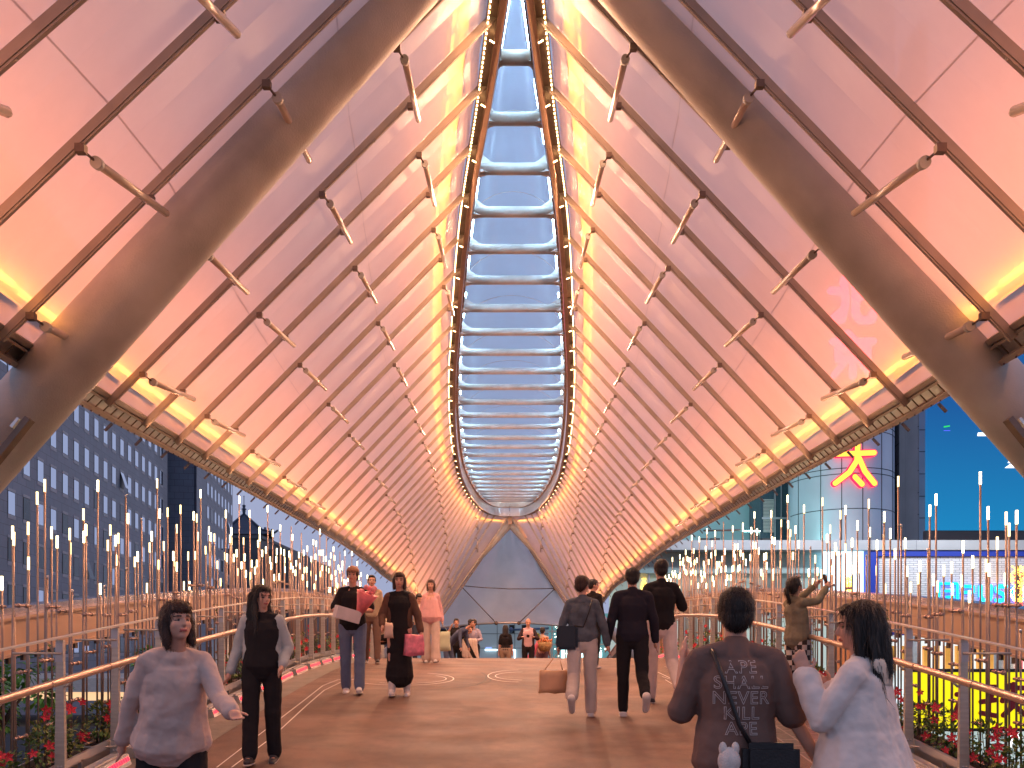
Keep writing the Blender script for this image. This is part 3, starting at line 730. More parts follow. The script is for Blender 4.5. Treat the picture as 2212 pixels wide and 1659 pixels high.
g = NB(); box(g, -56, -41.4, 99.85, 100.1, GZ, 34); obj('side_wall', g, gran2, B1)
# pavilion-roofed tower
tileM = mat('grey_roof_tile', (.035,.05,.09), .5, var=.3, scale=3, bump=.3, dscale=12, stretch=(4,4,1))
dusk = mat('dusk_stone', (.09,.10,.12), .7, var=.2, scale=.3)
T = empty('pavilion_tower', at(527, 1400, 190), 'old-style tower with a swept tiled pyramid roof and tall finial against the dusk sky', 'tower')
c = at(527, 1110, 190); sc = 190/F
g = NB(); rows = []
for rr, zz in ((2,0),(14,11),(30,24),(48,39),(66,47),(84,51)):
    ring = []
    for k in range(4):
        a = R(45+90*k+20)
        for t in range(4):
            a2 = R(45+90*(k+1)+20); p = Vector((math.cos(a), math.sin(a), 0)).lerp(Vector((math.cos(a2), math.sin(a2), 0)), t/4)
            lift = (0 if t else 1)*(rr > 60)*5
            ring.append(g.verts.new(c+Vector((p.x*rr*sc, p.y*rr*sc, (-zz+lift)*sc))))
    rows.append(ring)
for a, b in zip(rows, rows[1:]):
    for k in range(16): g.faces.new([a[k], b[k], b[(k+1)%16], a[(k+1)%16]])
g.faces.new(rows[0]); g.faces.new(rows[-1][::-1]); obj('roof', g, tileM, T)
g = NB(); tube(g, [c+Vector((0,0,z*sc)) for z in (-2,3,6,8,10,12,15,18,20,38)], 1, 10, radii=[3*sc,3*sc,4*sc,3*sc,6*sc,3*sc,3*sc,4*sc,.8*sc,.8*sc]); ball(g, c+Vector((0,0,38*sc)), 1.3*sc, seg=8); obj('finial', g, tileM, T)
for k in range(4):
    a = R(65+90*k); e = c+Vector((math.cos(a)*84*sc, math.sin(a)*84*sc, -46*sc)); m_ = c+Vector((math.cos(a)*50*sc, math.sin(a)*50*sc, -37*sc))
    g = NB(); tube(g, [c, m_, e, e+Vector((math.cos(a)*.9, math.sin(a)*.9, .5))], .25, 6)
    for t in (.25,.5,.8): p = m_.lerp(e, t); box(g, p.x-.2, p.x+.2, p.y-.2, p.y+.2, p.z, p.z+.7)
    obj('roof_ridge', g, tileM, T)
g = NB(); box(g, c.x-5.4, c.x+5.4, c.y-5, c.y+5, c.z-60*sc, c.z-50*sc); obj('bracket_tier', g, mat('eave_wood', (.10,.06,.045), .7), T)
g = NB(); box(g, c.x-6.5, c.x+6.5, c.y-6, c.y+6, GZ, c.z-60*sc); obj('body', g, dusk, T)
for z in range(-4, 20, 4):
    g = NB(); box(g, c.x-6, c.x+6, c.y-6.05, c.y-6.0, z, z+1.6); obj('window_band', g, glass, T)
g = NB(); p = at(505, 1156, 150); q = at(598, 1156, 150)
box(g, p.x-4, q.x-3, 150, 185, GZ, p.z); box(g, q.x-3, q.x+1.2, 155, 190, GZ, p.z-2)
box(g, p.x-4.3, q.x-2.7, 149.7, 185, p.z-.6, p.z+.0-.02)
single('office_building', g, dusk, (p.x, 165, GZ), 'dark flat-roofed block in front of the pavilion tower', 'building')
g = NB(); p = at(885, 1318, 320); box(g, p.x-14, p.x+12, 320, 345, GZ, p.z-4)
bmesh.ops.create_cone(g, segments=24, radius1=5, radius2=9, depth=5, cap_ends=True, matrix=Matrix.Translation((p.x-2, 332, p.z-1)))
box(g, p.x-13, p.x+9, 322, 340, p.z+1.5, p.z+5.0); box(g, p.x-3, p.x+1, 328, 333, p.z+5, p.z+12); tube(g, [(p.x-1, 330, p.z+12), (p.x-1, 330, p.z+22)], .3, 6)
single('observation_tower', g, dusk, (p.x, 330, GZ), 'dark distant tower with a wide platform and mast between the eave and poles', 'tower')
g = NB(); p = at(690, 1395, 260); box(g, p.x-30, p.x+30, 260, 280, GZ, 14); box(g, p.x-10, p.x+8, 258, 275, 14, 19)
single('low_building', g, dusk, (p.x, 265, GZ), 'low dark building far behind the left light poles', 'building')
# street under the left side
g = NB(); p = at(95, 1470, 22)
box(g, -24.5, -14.2, 20, 22.4, GZ+.9, GZ+3.7)
g2 = NB()
TR = empty('parked_truck', (-19, 21, GZ), 'blue truck parked in the street below the left railing', 'truck')
obj('cargo_box', g, mat('blue_truck_paint', (.05,.10,.30), .3, .2, var=.2), TR)
box(g2, -14.0, -12.2, 20.1, 22.3, GZ+.7, GZ+2.9); obj('cab', g2, mat('cab_paint', (.35,.38,.42), .3), TR)
for x in (-23, -20.5, -13.1):
    for y in (19.95, 22.2):
        g = NB(); tube(g, [(x, y, GZ+.5), (x, y+.25, GZ+.5)], .5, 16); obj('wheel', g, rubber, TR)
g = NB()
for x, y, z in ((1,0,2.9),(1.9,0,2.9),(5.2,0,2.9),(4.1,0,1.9),(5.1,0,1.9),(2.6,0,.6),(3.3,0,.6),(7,0,.4)): ball(g, (-24.5+x, 19.9, GZ+z+.6), .05, seg=6)
obj('marker_light', g, led_w, TR)['kind'] = 'stuff'
LB = empty('street_building', (-22, 34, GZ), 'low street front with a lit soffit behind the left railing', 'building')
g = NB(); box(g, -40, -9, 34, 40, GZ, -3.2); obj('wall', g, dusk, LB)
g = NB(); box(g, -40, -9, 33.4, 34, -2.1, -1.75); obj('soffit_light', g, glow('soffit_glow', (1,.62,.32), .6), LB)
g = NB(); box(g, -40, -9, 33.2, 40, -1.75, -1.2); obj('canopy_edge', g, steel, LB)
def street_tree(x, y, zc, r_, lab, seed, n=1500, top=None):
    rnd = random.Random(seed); Tt = empty('street_tree', (x, y, GZ), lab, 'tree')
    g = NB(); tube(g, [(x, y, GZ), (x+.1, y, (GZ+zc)/2), (x, y, zc)], .2, 10, radii=[.2,.15,.08])
    for k in range(6):
        a = k*1.05; tube(g, [(x, y, zc-r_*.9), (x+math.cos(a)*r_*.6, y+math.sin(a)*r_*.6, zc+r_*rnd.uniform(-.1,.5))], .05, 6, radii=[.07,.02])
    obj('trunk', g, mat('bark', (.10,.07,.05), .9, var=.3, scale=8, bump=.5), Tt)
    g = NB(); cl = [(Vector((rnd.gauss(0,.45), rnd.gauss(0,.45), rnd.gauss(0,.35)))*r_, rnd.uniform(.25,.45)*r_) for _ in range(14)]
    for j in range(n):
        c0, cr = rnd.choice(cl); v = Vector((rnd.gauss(0,1), rnd.gauss(0,1), rnd.gauss(0,1))).normalized()
        p = Vector((x, y, zc))+c0+v*cr*rnd.uniform(.6,1.05); leaf(g, p, (v+Vector((0,0,-.3))).normalized(), basis(v)[0], .22, .07, 0)
    obj('crown', g, mat('street_leaf', (.10,.28,.03), .5, var=.4, scale=3), Tt)
street_tree(-14.8, 24, -1.1, 1.5, 'bright green lamp-lit tree in the street behind the left railing', 3)
street_tree(-11.2, 27, -1.3, 1.2, 'small green street tree further along behind the left railing', 4, 1000)
# ---------------------------------------------------------------- right-hand side
podM = granite_joints('podium_panels', (.42,.43,.46), 3.2, 30)
white_brick = granite_joints('white_brick', (.80,.80,.84), .55, .16)
blue_p = mat('blue_fascia', (.02,.05,.42), .4, var=.05)
MALL = empty('shopping_mall', (25, 62, GZ), 'pale podium building with parapet, blue fascia and white brick front on the right', 'building')
D6 = 60.0
def X(px, d=D6): return (px-CX)/F*d
def Z(py, d=D6): return (HY-py)/F*d
g = NB(); box(g, X(1338), 70, D6, D6+30, Z(1189), Z(1176)+.0); box(g, X(1338), 70, D6-.35, D6+.1, Z(1189), Z(1168)); obj('parapet', g, podM, MALL)
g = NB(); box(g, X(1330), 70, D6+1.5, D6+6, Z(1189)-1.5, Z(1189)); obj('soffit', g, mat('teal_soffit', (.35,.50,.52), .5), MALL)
g = NB(); box(g, X(1893), 70, D6-.2, D6+1.6, Z(1202), Z(1189)); box(g, X(1876), X(1896), D6-.15, D6+1.5, GZ, Z(1189)-.003); obj('blue_fascia', g, blue_p, MALL)
g = NB(); box(g, X(1896), 70, D6, D6+1, Z(1345), Z(1202)); obj('brick_wall', g, white_brick, MALL)
scr = glow('white_screen', (.55,.88,1.0), 1.3)
# shop window zone left of the pilaster
g = NB(); box(g, X(1338), X(1876), D6+6, D6+6.4, GZ, Z(1189)); obj('shop_wall', g, mat('shop_wall', (.5,.52,.48), .6, emit=(.75,.95,.85), es=.22, var=.1, scale=.4), MALL)  # interior lighting is put into the wall as a faint glow
g = NB()
for x in (1400, 1475, 1560, 1665, 1720): box(g, X(x, 62), X(x, 62)+.12, 61.9, 62.1, GZ, Z(1204))
for z in (1206, 1330): box(g, X(1338), X(1783), 61.95, 62.05, Z(z), Z(z)+.15)
obj('mullion', g, alu, MALL)['kind'] = 'stuff'
g = NB(); quad(g, [(X(1338), 62, Z(1330)), (X(1783), 62, Z(1330)), (X(1783), 62, Z(1206)), (X(1338), 62, Z(1206))])
gl = membrane('shop_glass', (.5,.62,.62), (.6,.8,.8), .55, .2, .05, .02, .5); obj('shop_glazing', g, gl, MALL)
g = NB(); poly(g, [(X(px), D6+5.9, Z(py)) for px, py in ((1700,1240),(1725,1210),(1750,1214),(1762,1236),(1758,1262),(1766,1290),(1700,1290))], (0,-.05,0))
obj('poster_figure', g, mat('poster_dark', (.12,.14,.15), .5), MALL)  # dark head of a person printed on the shop poster
SCN = single('lit_screen', (lambda b: (box(b, X(1786), X(1873), D6+.6, D6+.9, Z(1282), Z(1187)), b)[1])(NB()), scr, (X(1830), D6+.7, Z(1282)), 'tall white glowing screen beside the blue pilaster', 'screen')
# lower storeys
g = NB(); box(g, X(1896), 70, D6+2.5, D6+2.8, GZ, Z(1345)); obj('lower_wall', g, mat('lit_shopfront', (.6,.65,.68), .5, emit=(.8,.95,1), es=.5, var=.3, scale=.8), MALL)
g = NB(); box(g, X(1896), 70, D6+.3, D6+1.2, Z(1372), Z(1364)); obj('blue_band', g, blue_p, MALL)
for k in range(14):
    g = NB(); x = X(1900+k*24); box(g, x, x+.35, D6+1.6, D6+1.9, Z(1450), Z(1395)); obj('orange_panel', g, mat('orange_stripe', (.8,.36,.06), .5, emit=(1,.5,.1), es=.25), MALL)
for px in (1858, 1962, 2140, 2168):
    g = NB(); tube(g, [(X(px), D6-1, GZ), (X(px), D6-1, Z(1345))], .3, 12); obj('mall_column', g, mat('grey_column', (.35,.36,.38), .5), MALL)
# yellow poster hoarding with two large red characters
D5 = 50.0
PS = empty('shop_hoarding', (X(2100, D5), D5, GZ), 'bright yellow shop hoarding with bold dark red characters', 'sign')
g = NB(); box(g, X(1968, D5), X(2420, D5), D5, D5+.3, Z(1573, D5), Z(1452, D5)); obj('panel', g, mat('yellow_panel', (.9,.78,.02), .4, emit=(1,.86,.0), es=.55, var=0), PS)
g = NB(); box(g, X(1966, D5), X(2420, D5), D5-.05, D5+.35, Z(1452, D5), Z(1445, D5)); box(g, X(1966, D5), X(2420, D5), D5-.05, D5+.35, Z(1580, D5), Z(1573, D5)); obj('frame', g, rubber, PS)
redc = mat('dark_red_letter', (.38,.02,.025), .5, var=0)
tp5 = lambda x, z: Vector((X(x, D5), D5-.03, Z(z, D5)))
def chars(name, lst, w, toP, m, parent, dep=(0,-.05,0)):
    for c_ in lst:
        g = NB()
        for i_, s_ in enumerate(c_): stroke(g, s_, w, Vector(dep)*(1+.05*i_), toP)
        obj(name, g, m, parent)
def scale2(px): return px
chars('character', [
 [[(2120,1484),(2149,1484)],[(2145,1484),(2138,1512)],[(2118,1516),(2148,1512)],[(2118,1540),(2150,1546)],[(2134,1512),(2134,1544)]],
 [[(2180,1480),(2164,1514)],[(2192,1486),(2212,1486)],[(2166,1502),(2214,1545)],[(2212,1502),(2166,1545)],[(2188,1478),(2188,1504)]],
 [[(2078,1500),(2062,1540)],[(2066,1500),(2080,1500)]]], 11, tp5, redc, PS)
g = NB(); box(g, X(1968, D5), X(2420, D5), D5+.2, D5+.5, GZ, Z(1582, D5)); obj('lower_glazing', g, mat('lit_lower', (.5,.55,.5), .4, emit=(.7,.9,.85), es=.35, var=.5, scale=1.5), PS)
tc_ = bpy.data.curves.new('lettering', 'FONT'); tc_.body = 'P I'; tc_.size = 1.3; tc_.extrude = .03
tmp = bpy.data.objects.new('t', tc_); COL.objects.link(tmp); bpy.context.view_layer.update()
me = bpy.data.meshes.new_from_object(tmp.evaluated_get(bpy.context.evaluated_depsgraph_get())); bpy.data.objects.remove(tmp)
me.transform(Matrix.Translation(Vector((X(2182, D5), D5+.15, Z(1614, D5)))-wl(PS)) @ Matrix.Rotation(R(90), 4, 'X'))
lo_ = obj('lettering', me, glow('white_letter', (1,1,1), 1.5), PS); lo_.location = (0,0,0)
# cyan shop sign
SG = empty('shop_sign', (X(2110), D6-.2, Z(1290)), 'cyan and blue backlit sign with square logo and rounded letters on the white brick', 'sign')
cyan = glow('cyan_letter', (.0,.75,1.0), 1.6); bluel = glow('blue_halo', (.05,.05,1.0), 1.3)
tp6 = lambda x, z: Vector((X(x), D6-.12, Z(z)))
def both(lst, w, name):
    for c_ in lst:
        g = NB()
        for i_, s_ in enumerate(c_): stroke(g, s_, w+2.2, (0,-.05-.002*i_,0), tp6)
        h_ = obj('letter_edge', g, bluel, SG)
        g = NB()
        for i_, s_ in enumerate(c_): stroke(g, s_, w, (0,-.10-.004*i_,0), tp6)
        obj(name, g, cyan, h_)
# logo drawn as bars round two rounded openings
both([[[(2025,1263),(2025,1288)],[(2027,1261),(2064,1261)],[(2065,1263),(2065,1303)],[(2040,1277),(2056,1277)],[(2040,1299),(2064,1303)],[(2042,1290),(2056,1290)]]], 4.6, 'logo')
both([[[(2078,1267),(2098,1267)],[(2078,1280),(2098,1280)],[(2076,1284),(2076,1298)],[(2099,1268),(2099,1279)]]], 6, 'letter')
both([[[(2115,1267),(2115,1288),(2119,1296),(2128,1298),(2135,1294),(2137,1286),(2137,1267)]]], 8, 'letter')
both([[[(2170,1267),(2156,1267),(2149,1271),(2150,1278),(2160,1282),(2168,1287),(2167,1295),(2158,1298),(2149,1297)]]], 8, 'letter')
both([[[(2196,1267),(2186,1272),(2183,1283),(2187,1293),(2198,1298),(2209,1293),(2213,1283),(2209,1272),(2196,1267)]]], 8, 'letter')
# red gate with bulb strings and golden light sculpture
FE = empty('festive_gate', (X(2165), D6-1.5, GZ), 'red gate edged with strings of small bulbs beside the shop sign', 'gate')
g = NB(); box(g, X(2170), X(2180), D6-1.6, D6-1.2, GZ, Z(1250)); box(g, X(2168), X(2212), D6-1.6, D6-1.2, Z(1250)+.003, Z(1241)); obj('frame', g, mat('festive_red', (.6,.05,.05), .4, emit=(1,.1,.1), es=.5, var=0), FE)
g = NB()
for k in range(60): ball(g, (X(2166.5), D6-1.7, Z(1250)-k*.17), .05, seg=6); ball(g, (X(2184), D6-1.7, Z(1250)-k*.17), .05, seg=6)
obj('bulb_string', g, glow('bulb', (1,.85,.6), 9), FE)['kind'] = 'stuff'
rnd = random.Random(8)
def gold_tree(px, py0, py1, d, w, lab):
    g = NB(); n = 420
    for k in range(n):
        t = k/n; zz = lerp((HY-py0)/F*d, (HY-py1)/F*d, t); ww = w*(.35+.65*abs(math.sin(t*7)))
        a = rnd.uniform(0, 6.28); p = Vector(((px-CX)/F*d+math.cos(a)*ww, d+math.sin(a)*ww, zz)); ball(g, p, .035*d/60, seg=4)
    t_ = empty('light_sculpture', ((px-CX)/F*d, d, GZ), lab, 'light sculpture')
    obj('gold_bulbs', g, glow('gold_bulb', (1,.62,.06), 4), t_)['kind'] = 'stuff'
    g = NB(); tube(g, [((px-CX)/F*d, d, GZ), ((px-CX)/F*d, d, (HY-py1)/F*d)], .06*d/60, 8); obj('mast', g, rubber, t_)
gold_tree(2200, 1300, 1222, D6-2.2, .55, 'golden bulb-covered light sculpture at the right picture edge')
gold_tree(1833, 1288, 1246, 52, .25, 'small golden light tree in front of the white screen')
gold_tree(1391, 1310, 1248, 66, .22, 'slim golden light column behind the man with the bald crown')
# cylinder tower with neon characters
DT = 80.0; st_ = F/DT; tw = Vector(((1815-CX)/F*DT, DT+0, 0)); TR_ = 107/st_
panel_m = granite_joints('tower_panels', (.36,.38,.43), 200, 200)
TW = empty('round_tower', (tw.x, tw.y, Z(1170, DT)), 'round panelled stair tower rising behind the podium parapet', 'tower')
g = NB(); seg = 48; zb, zt_ = Z(1190, DT)-2, 60
for k in range(seg):
    a0, a1 = 2*math.pi*k/seg, 2*math.pi*(k+1)/seg
    quad(g, [(tw.x+TR_*math.cos(a0), tw.y+TR_*math.sin(a0), zb), (tw.x+TR_*math.cos(a1), tw.y+TR_*math.sin(a1), zb), (tw.x+TR_*math.cos(a1), tw.y+TR_*math.sin(a1), zt_), (tw.x+TR_*math.cos(a0), tw.y+TR_*math.sin(a0), zt_)])
bmesh.ops.remove_doubles(g, verts=g.verts, dist=.001); obj('shell', g, mat('tower_cladding', (.62,.62,.66), .38, .3, var=.08, scale=.3), TW, smooth=True)
g = NB(); f_ = DT-TR_
for zpx in (1098, 1022, 1010, 930, 918, 820, 720, 700, 600, 500):
    z = (HY-zpx)/F*f_
    tube(g, [(tw.x+(TR_+.004)*math.cos(R(a)), tw.y+(TR_+.004)*math.sin(R(a)), z) for a in range(180, 361, 6)], .035, 4)
for a in (198, 228, 250, 272, 296, 320):
    x, y = tw.x+(TR_+.004)*math.cos(R(a)), tw.y+(TR_+.004)*math.sin(R(a)); tube(g, [(x, y, zb), (x, y, zt_)], .035, 4)
obj('panel_joint', g, rubber, TW)
NS = empty('neon_sign', (tw.x, tw.y-TR_-.3, 5), 'vertical neon sign of yellow characters with red rims on the round tower', 'sign')
yel = glow('neon_yellow', (1,.42,.04), 1.5); redn = glow('neon_red', (1,.01,.06), 1.2)
DN = tw.y-TR_-.35; redb = glow('neon_upper', (1,.015,.06), 22)
tpn = lambda x, z: Vector(((x-CX)/F*DN, DN, (HY-z)/F*DN))
def neon(ch, w, yel=yel, redn=redn):
    g = NB()
    for i_, s_ in enumerate(ch): stroke(g, s_, w+3.6, (0,.30+.004*i_,0), tpn)
    r0 = obj('character_rim', g, redn, NS)
    g = NB()
    for i_, s_ in enumerate(ch): stroke(g, s_, w, (0,-.04-.004*i_,0), tpn)
    obj('character', g, yel, r0)
neon([[(1806,981),(1888,978)],[(1853,960),(1851,995),(1835,1020),(1804,1044)],[(1856,990),(1868,1018),(1889,1044)],[(1847,1030),(1862,1046)]], 11)
neon([[(1832,718),(1842,728)],[(1800,736),(1888,736)],[(1812,752),(1876,752),(1876,774),(1812,774),(1812,752)],[(1844,774),(1844,812)],[(1822,786),(1804,808)],[(1866,786),(1886,808)]], 11, redb, redb)
neon([[(1824,602),(1828,650),(1820,690)],[(1796,626),(1824,628)],[(1796,690),(1828,664)],[(1850,600),(1850,676),(1860,690),(1886,690),(1889,672)],[(1884,624),(1852,646)]], 12, redb, redb)
# glazed wing and teal lit wall left of the tower
WG = empty('glazed_wing', (X(1672, 84), 84, Z(1170, 84)), 'dark glazed wing with a louvre screen left of the round tower', 'building')
g = NB(); box(g, X(1643, 84), X(1712, 84), 84, 88, Z(1185, 84), 40); obj('wall', g, mat('wing_dark', (.05,.08,.10), .25, .3, var=.2), WG)
for k in range(24):
    g = NB(); z = Z(1150, 84)+k*.14; box(g, X(1648, 84), X(1671, 84), 83.85, 83.95, z, z+.08); obj('louvre', g, steel, WG)
g = NB(); box(g, X(1672, 84), X(1674, 84), 83.8, 84, Z(1185, 84), 40); box(g, X(1686, 84), X(1687.5, 84), 83.8, 84, Z(1185, 84), 40); box(g, X(1645, 84), X(1705, 84), 83.75, 83.9, Z(1122, 84), Z(1118, 84)); obj('window_frame', g, alu, WG)
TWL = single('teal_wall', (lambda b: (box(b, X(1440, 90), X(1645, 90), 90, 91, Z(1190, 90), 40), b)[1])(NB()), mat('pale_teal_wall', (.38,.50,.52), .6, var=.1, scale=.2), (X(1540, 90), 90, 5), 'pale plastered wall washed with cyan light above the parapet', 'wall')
TL = empty('strip_luminaire', (X(1637), D6+1, Z(1168)), 'cyan-white strip luminaire and cable tray on the parapet roof', 'lamp')
g = NB(); box(g, X(1604, 66), X(1642, 66), 66, 66.12, Z(1148, 66), Z(1146, 66)); obj('tube', g, glow('cyan_tube', (.45,1,.95), 14), TL)
g = NB()
for px in (1560, 1604, 1622, 1642): tube(g, [(X(px, 66), 66.1, Z(1180, 66)), (X(px, 66), 66.1, Z(1147, 66))], .025, 5)
tube(g, [(X(1520, 66), 66.1, Z(1146, 66)), (X(1600, 66), 66.1, Z(1145, 66))], .08, 5); obj('stand', g, bronze_d, TL)
ld = bpy.data.lights.new('strip_light', 'AREA'); ld.shape = 'RECTANGLE'; ld.size = 6; ld.size_y = .3; ld.energy = 900; ld.color = (.35,.95,.9)
lo2 = bpy.data.objects.new('strip_light', ld); COL.objects.link(lo2); lo2.location = (X(1570, 70), 70, Z(1165, 70)); lo2.rotation_euler = (R(115), 0, 0)
ld = bpy.data.lights.new('facade_fill', 'AREA'); ld.shape = 'RECTANGLE'; ld.size = 26; ld.size_y = .5; ld.energy = 950; ld.color = (.9,.95,1)  # unseen area light added to brighten the white brick front
lo3 = bpy.data.objects.new('facade_fill', ld); COL.objects.link(lo3); lo3.location = (24, 54, 10.5); lo3.rotation_euler = (R(55), 0, 0)
for px, lab in ((1520, 'dark floodlight box on the parapet near the eave end'), (1545, 'second dark floodlight box on the parapet'), (1656, 'floodlight box on the parapet below the louvre screen')):
    g = NB(); x = X(px, 62); box(g, x-.35, x+.35, 62, 62.4, Z(1168), Z(1168)+.45); tube(g, [(x, 62.2, Z(1172)), (x, 62.2, Z(1168))], .06, 6); box(g, x-.3, x+.3, 61.97, 62, Z(1168)+.05, Z(1168)+.4)
    single('floodlight', g, rubber, (x, 62.2, Z(1172)), lab, 'floodlight')
# slab wing right of the tower
SW = empty('office_wing', (X(1950, 84), 84, Z(1180, 84)), 'dark panelled wing with louvred vents between the round tower and the blue screen', 'building')
g = NB(); hexa(g, [(X(1905, 88),88,0),(X(1940, 88),88,0),(X(1940, 88),96,0),(X(1905, 88),96,0),(X(1905, 88),88,60),(X(1940, 88),88,60),(X(1940, 88),96,60),(X(1905, 88),96,60)]); obj('recess_wall', g, mat('recess_dark', (.04,.04,.07), .5, var=.15), SW)
P0, P1 = Vector((X(1934, 88), 88, 0)), Vector((X(1984, 80), 80, 0))
g = NB(); hexa(g, [P0, P1, P1+Vector((2,3,0)), P0+Vector((2,3,0))]+[p+Vector((0,0,60)) for p in (P0, P1, P1+Vector((2,3,0)), P0+Vector((2,3,0)))]); obj('angled_wall', g, mat('angled_panel', (.15,.15,.18), .4, .2, var=.1), SW)
g = NB(); box(g, X(1984.5, 80), X(2003, 80), 79.9, 84, 0, 60); obj('pilaster', g, podM, SW)
g = NB()
for zz in (930, 977, 1025, 1073, 1120, 868):
    z = Z(zz, 80); box(g, X(1984.5, 80), X(2003, 80), 79.86, 79.9, z, z+.06)
    a, b = P0+Vector((0,-.02,0)), P1+Vector((0,-.02,0)); bar(g, a+Vector((0,0,(HY-zz)/F*80+.4)), b+Vector((0,0,(HY-zz)/F*80+.4)), .04, .06)
obj('panel_joint', g, rubber, SW)
for zz in (942, 1012):
    for t0, t1 in ((.38,.58),(.62,.82)):
        a, b = P0.lerp(P1, t0), P0.lerp(P1, t1); z = (HY-zz)/F*83
        g = NB()
        for k in range(14): bar(g, a+Vector((-.03,-.08,z-1.0+k*.12)), b+Vector((-.03,-.08,z-1.0+k*.12)), .05, .08)
        bar(g, a+Vector((0,-.03,z-.2)), b+Vector((0,-.03,z-.2)), .02, 1.8); obj('vent', g, rubber, SW)
# big blue LED screen
D7 = 72.0
LS = empty('led_screen', (X(2130, D7), D7, Z(1145, D7)), 'giant bright blue LED billboard screen at the right edge', 'screen')
m = mat('screen_blue', (.0,.02,.05), .3, emit=(.0,.22,.62), es=.42, var=0); n = m.node_tree
tc = n.nodes.new('ShaderNodeTexCoord'); sp = n.nodes.new('ShaderNodeSeparateXYZ'); n.links.new(tc.outputs['Object'], sp.inputs[0])
mr = n.nodes.new('ShaderNodeMapRange'); mr.inputs[1].default_value = 0; mr.inputs[2].default_value = 11; n.links.new(sp.outputs['Z'], mr.inputs[0])
rp = n.nodes.new('ShaderNodeValToRGB'); rp.color_ramp.elements[0].color = (.0,.30,.66,1); rp.color_ramp.elements[1].color = (.0,.12,.42,1)
n.links.new(mr.outputs[0], rp.inputs[0]); n.links.new(rp.outputs[0], n.nodes['Principled BSDF'].inputs['Emission Color'])
g = NB(); box(g, X(2003.5, D7), X(2420, D7), D7, D7+.4, Z(1145, D7), 30); obj('display', g, m, LS)
g = NB(); box(g, X(2003.5, D7), X(2420, D7), D7+.2, D7+.8, Z(1185, D7), Z(1145, D7)-.003)
obj('base_louvre', g, mat('louvre_dark', (.05,.045,.05), .6, var=.2, scale=4, stretch=(.1,.1,12)), LS)
tp7 = lambda x, z: Vector((X(x, D7), D7-.03, Z(z, D7)))
wht = glow('screen_white', (1,1,1), 1.2)
g = NB(); poly(g, [tp7(*p) for p in ((2112,935),(2190,935),(2190,942),(2111,942))], (0,-.04,0)); poly(g, [tp7(*p) for p in ((2118,920),(2124,926),(2150,928),(2190,924),(2190,915),(2140,918),(2126,914))], (0,-.05,0))
poly(g, [tp7(*p) for p in ((2182,992),(2220,992),(2212,1000),(2196,1011),(2170,1011),(2184,1001),(2176,1000))], (0,-.045,0)); obj('screen_lettering', g, wht, LS)
g = NB(); poly(g, [tp7(*p) for p in ((2038,921),(2051,919),(2051,922),(2038,924))], (0,-.04,0)); obj('green_mark', g, glow('green_mark', (.02,.5,.1), .8), LS)
g = NB(); poly(g, [tp7(*p) for p in ((2038,930),(2052,930),(2052,931),(2038,931))], (0,-.04,0)); obj('blue_mark', g, glow('blue_mark', (.1,.1,.9), .8), LS)
# ---------------------------------------------------------------- beyond the far frame
DTN = 58.0
tentM = membrane('tent_fabric', (.86,.85,.90), (1,1,1), .0, .6, .6, .25, 1.2)
TN = empty('tent_roof', (0, DTN, 4), 'grey fabric tent membrane stretched behind the far frame', 'tent')
Lb = [(1100,1105),(1078,1140),(1052,1180),(1027,1219),(993,1264),(958,1308),(922,1345),(905,1362)]
Rb = [(1104,1105),(1124,1150),(1148,1192),(1172,1228),(1199,1271),(1235,1305),(1272,1338),(1300,1362)]
NT = 12; g = NB(); rows = []
for k, (a, b) in enumerate(zip(Lb, Rb)):
    row = []
    for j in range(NT+1):
        t = j/NT; px = lerp(a[0], b[0], t); py = lerp(a[1], b[1], t)-(17*math.sin(math.pi*t) if k == 7 else (6*math.sin(math.pi*t) if k == 6 else 0))
        d = DTN-3.2*math.sin(math.pi*t)*(k/7)-2*(k/7)+.25*math.cos(k*2.2+j*1.1); row.append(g.verts.new(at(px, py, d)))
    rows.append(row)
for a, b in zip(rows, rows[1:]):
    for j in range(NT): g.faces.new([a[j], b[j], b[j+1], a[j+1]])
tentcov = [v.co.copy() for v in rows[7]]; e1 = [r_[0].co.copy() for r_ in rows]; e2 = [r_[-1].co.copy() for r_ in rows]
obj('fabric', g, tentM, TN, smooth=True)
g = NB(); tube(g, tentcov, .07, 8); obj('edge_cable', g, steel, TN)
for e in (e1, e2):
    g = NB(); tube(g, [p+Vector((0,-.15,0)) for p in e], .11, 8); obj('edge_truss', g, bronze_d, TN)
g = NB(); tube(g, [at(x, y, 52.2) for x, y in ((995,1265),(1040,1269),(1097,1272),(1150,1272),(1199,1271))], .03, 6)
tube(g, [at(995,1265,52.2), at(1072,1346,52.2)], .03, 6); tube(g, [at(1199,1271,52.2), at(1121,1346,52.2)], .03, 6)
for p in (at(995,1265,52.2), at(1199,1271,52.2), at(1072,1346,52.2), at(1121,1346,52.2)): ball(g, p, .13, seg=10)
obj('stay_cable', g, bronze_d, TN)
for p, q in (((1172,1228),(1226,1290)), ((1148,1192),(1205,1250)), ((1199,1271),(1240,1312)), ((1235,1305),(1262,1330))):
    g = NB(); bar(g, at(*p, 57), at(*q, 56), .1, .16); obj('side_truss', g, bronze_d, TN)
FB = empty('terminal_building', (0, 74, GZ), 'grey panelled building with dark openings below the tent', 'building')
DF = 74.0; Xf = lambda p: (p-CX)/F*DF; Zf = lambda p: (HY-p)/F*DF
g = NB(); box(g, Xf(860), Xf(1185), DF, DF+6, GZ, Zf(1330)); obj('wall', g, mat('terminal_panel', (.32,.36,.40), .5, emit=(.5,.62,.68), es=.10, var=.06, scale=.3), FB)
g = NB()
for px in (1034, 1074, 1112, 950): box(g, Xf(px)-.02, Xf(px)+.02, DF-.02, DF, GZ, Zf(1330))
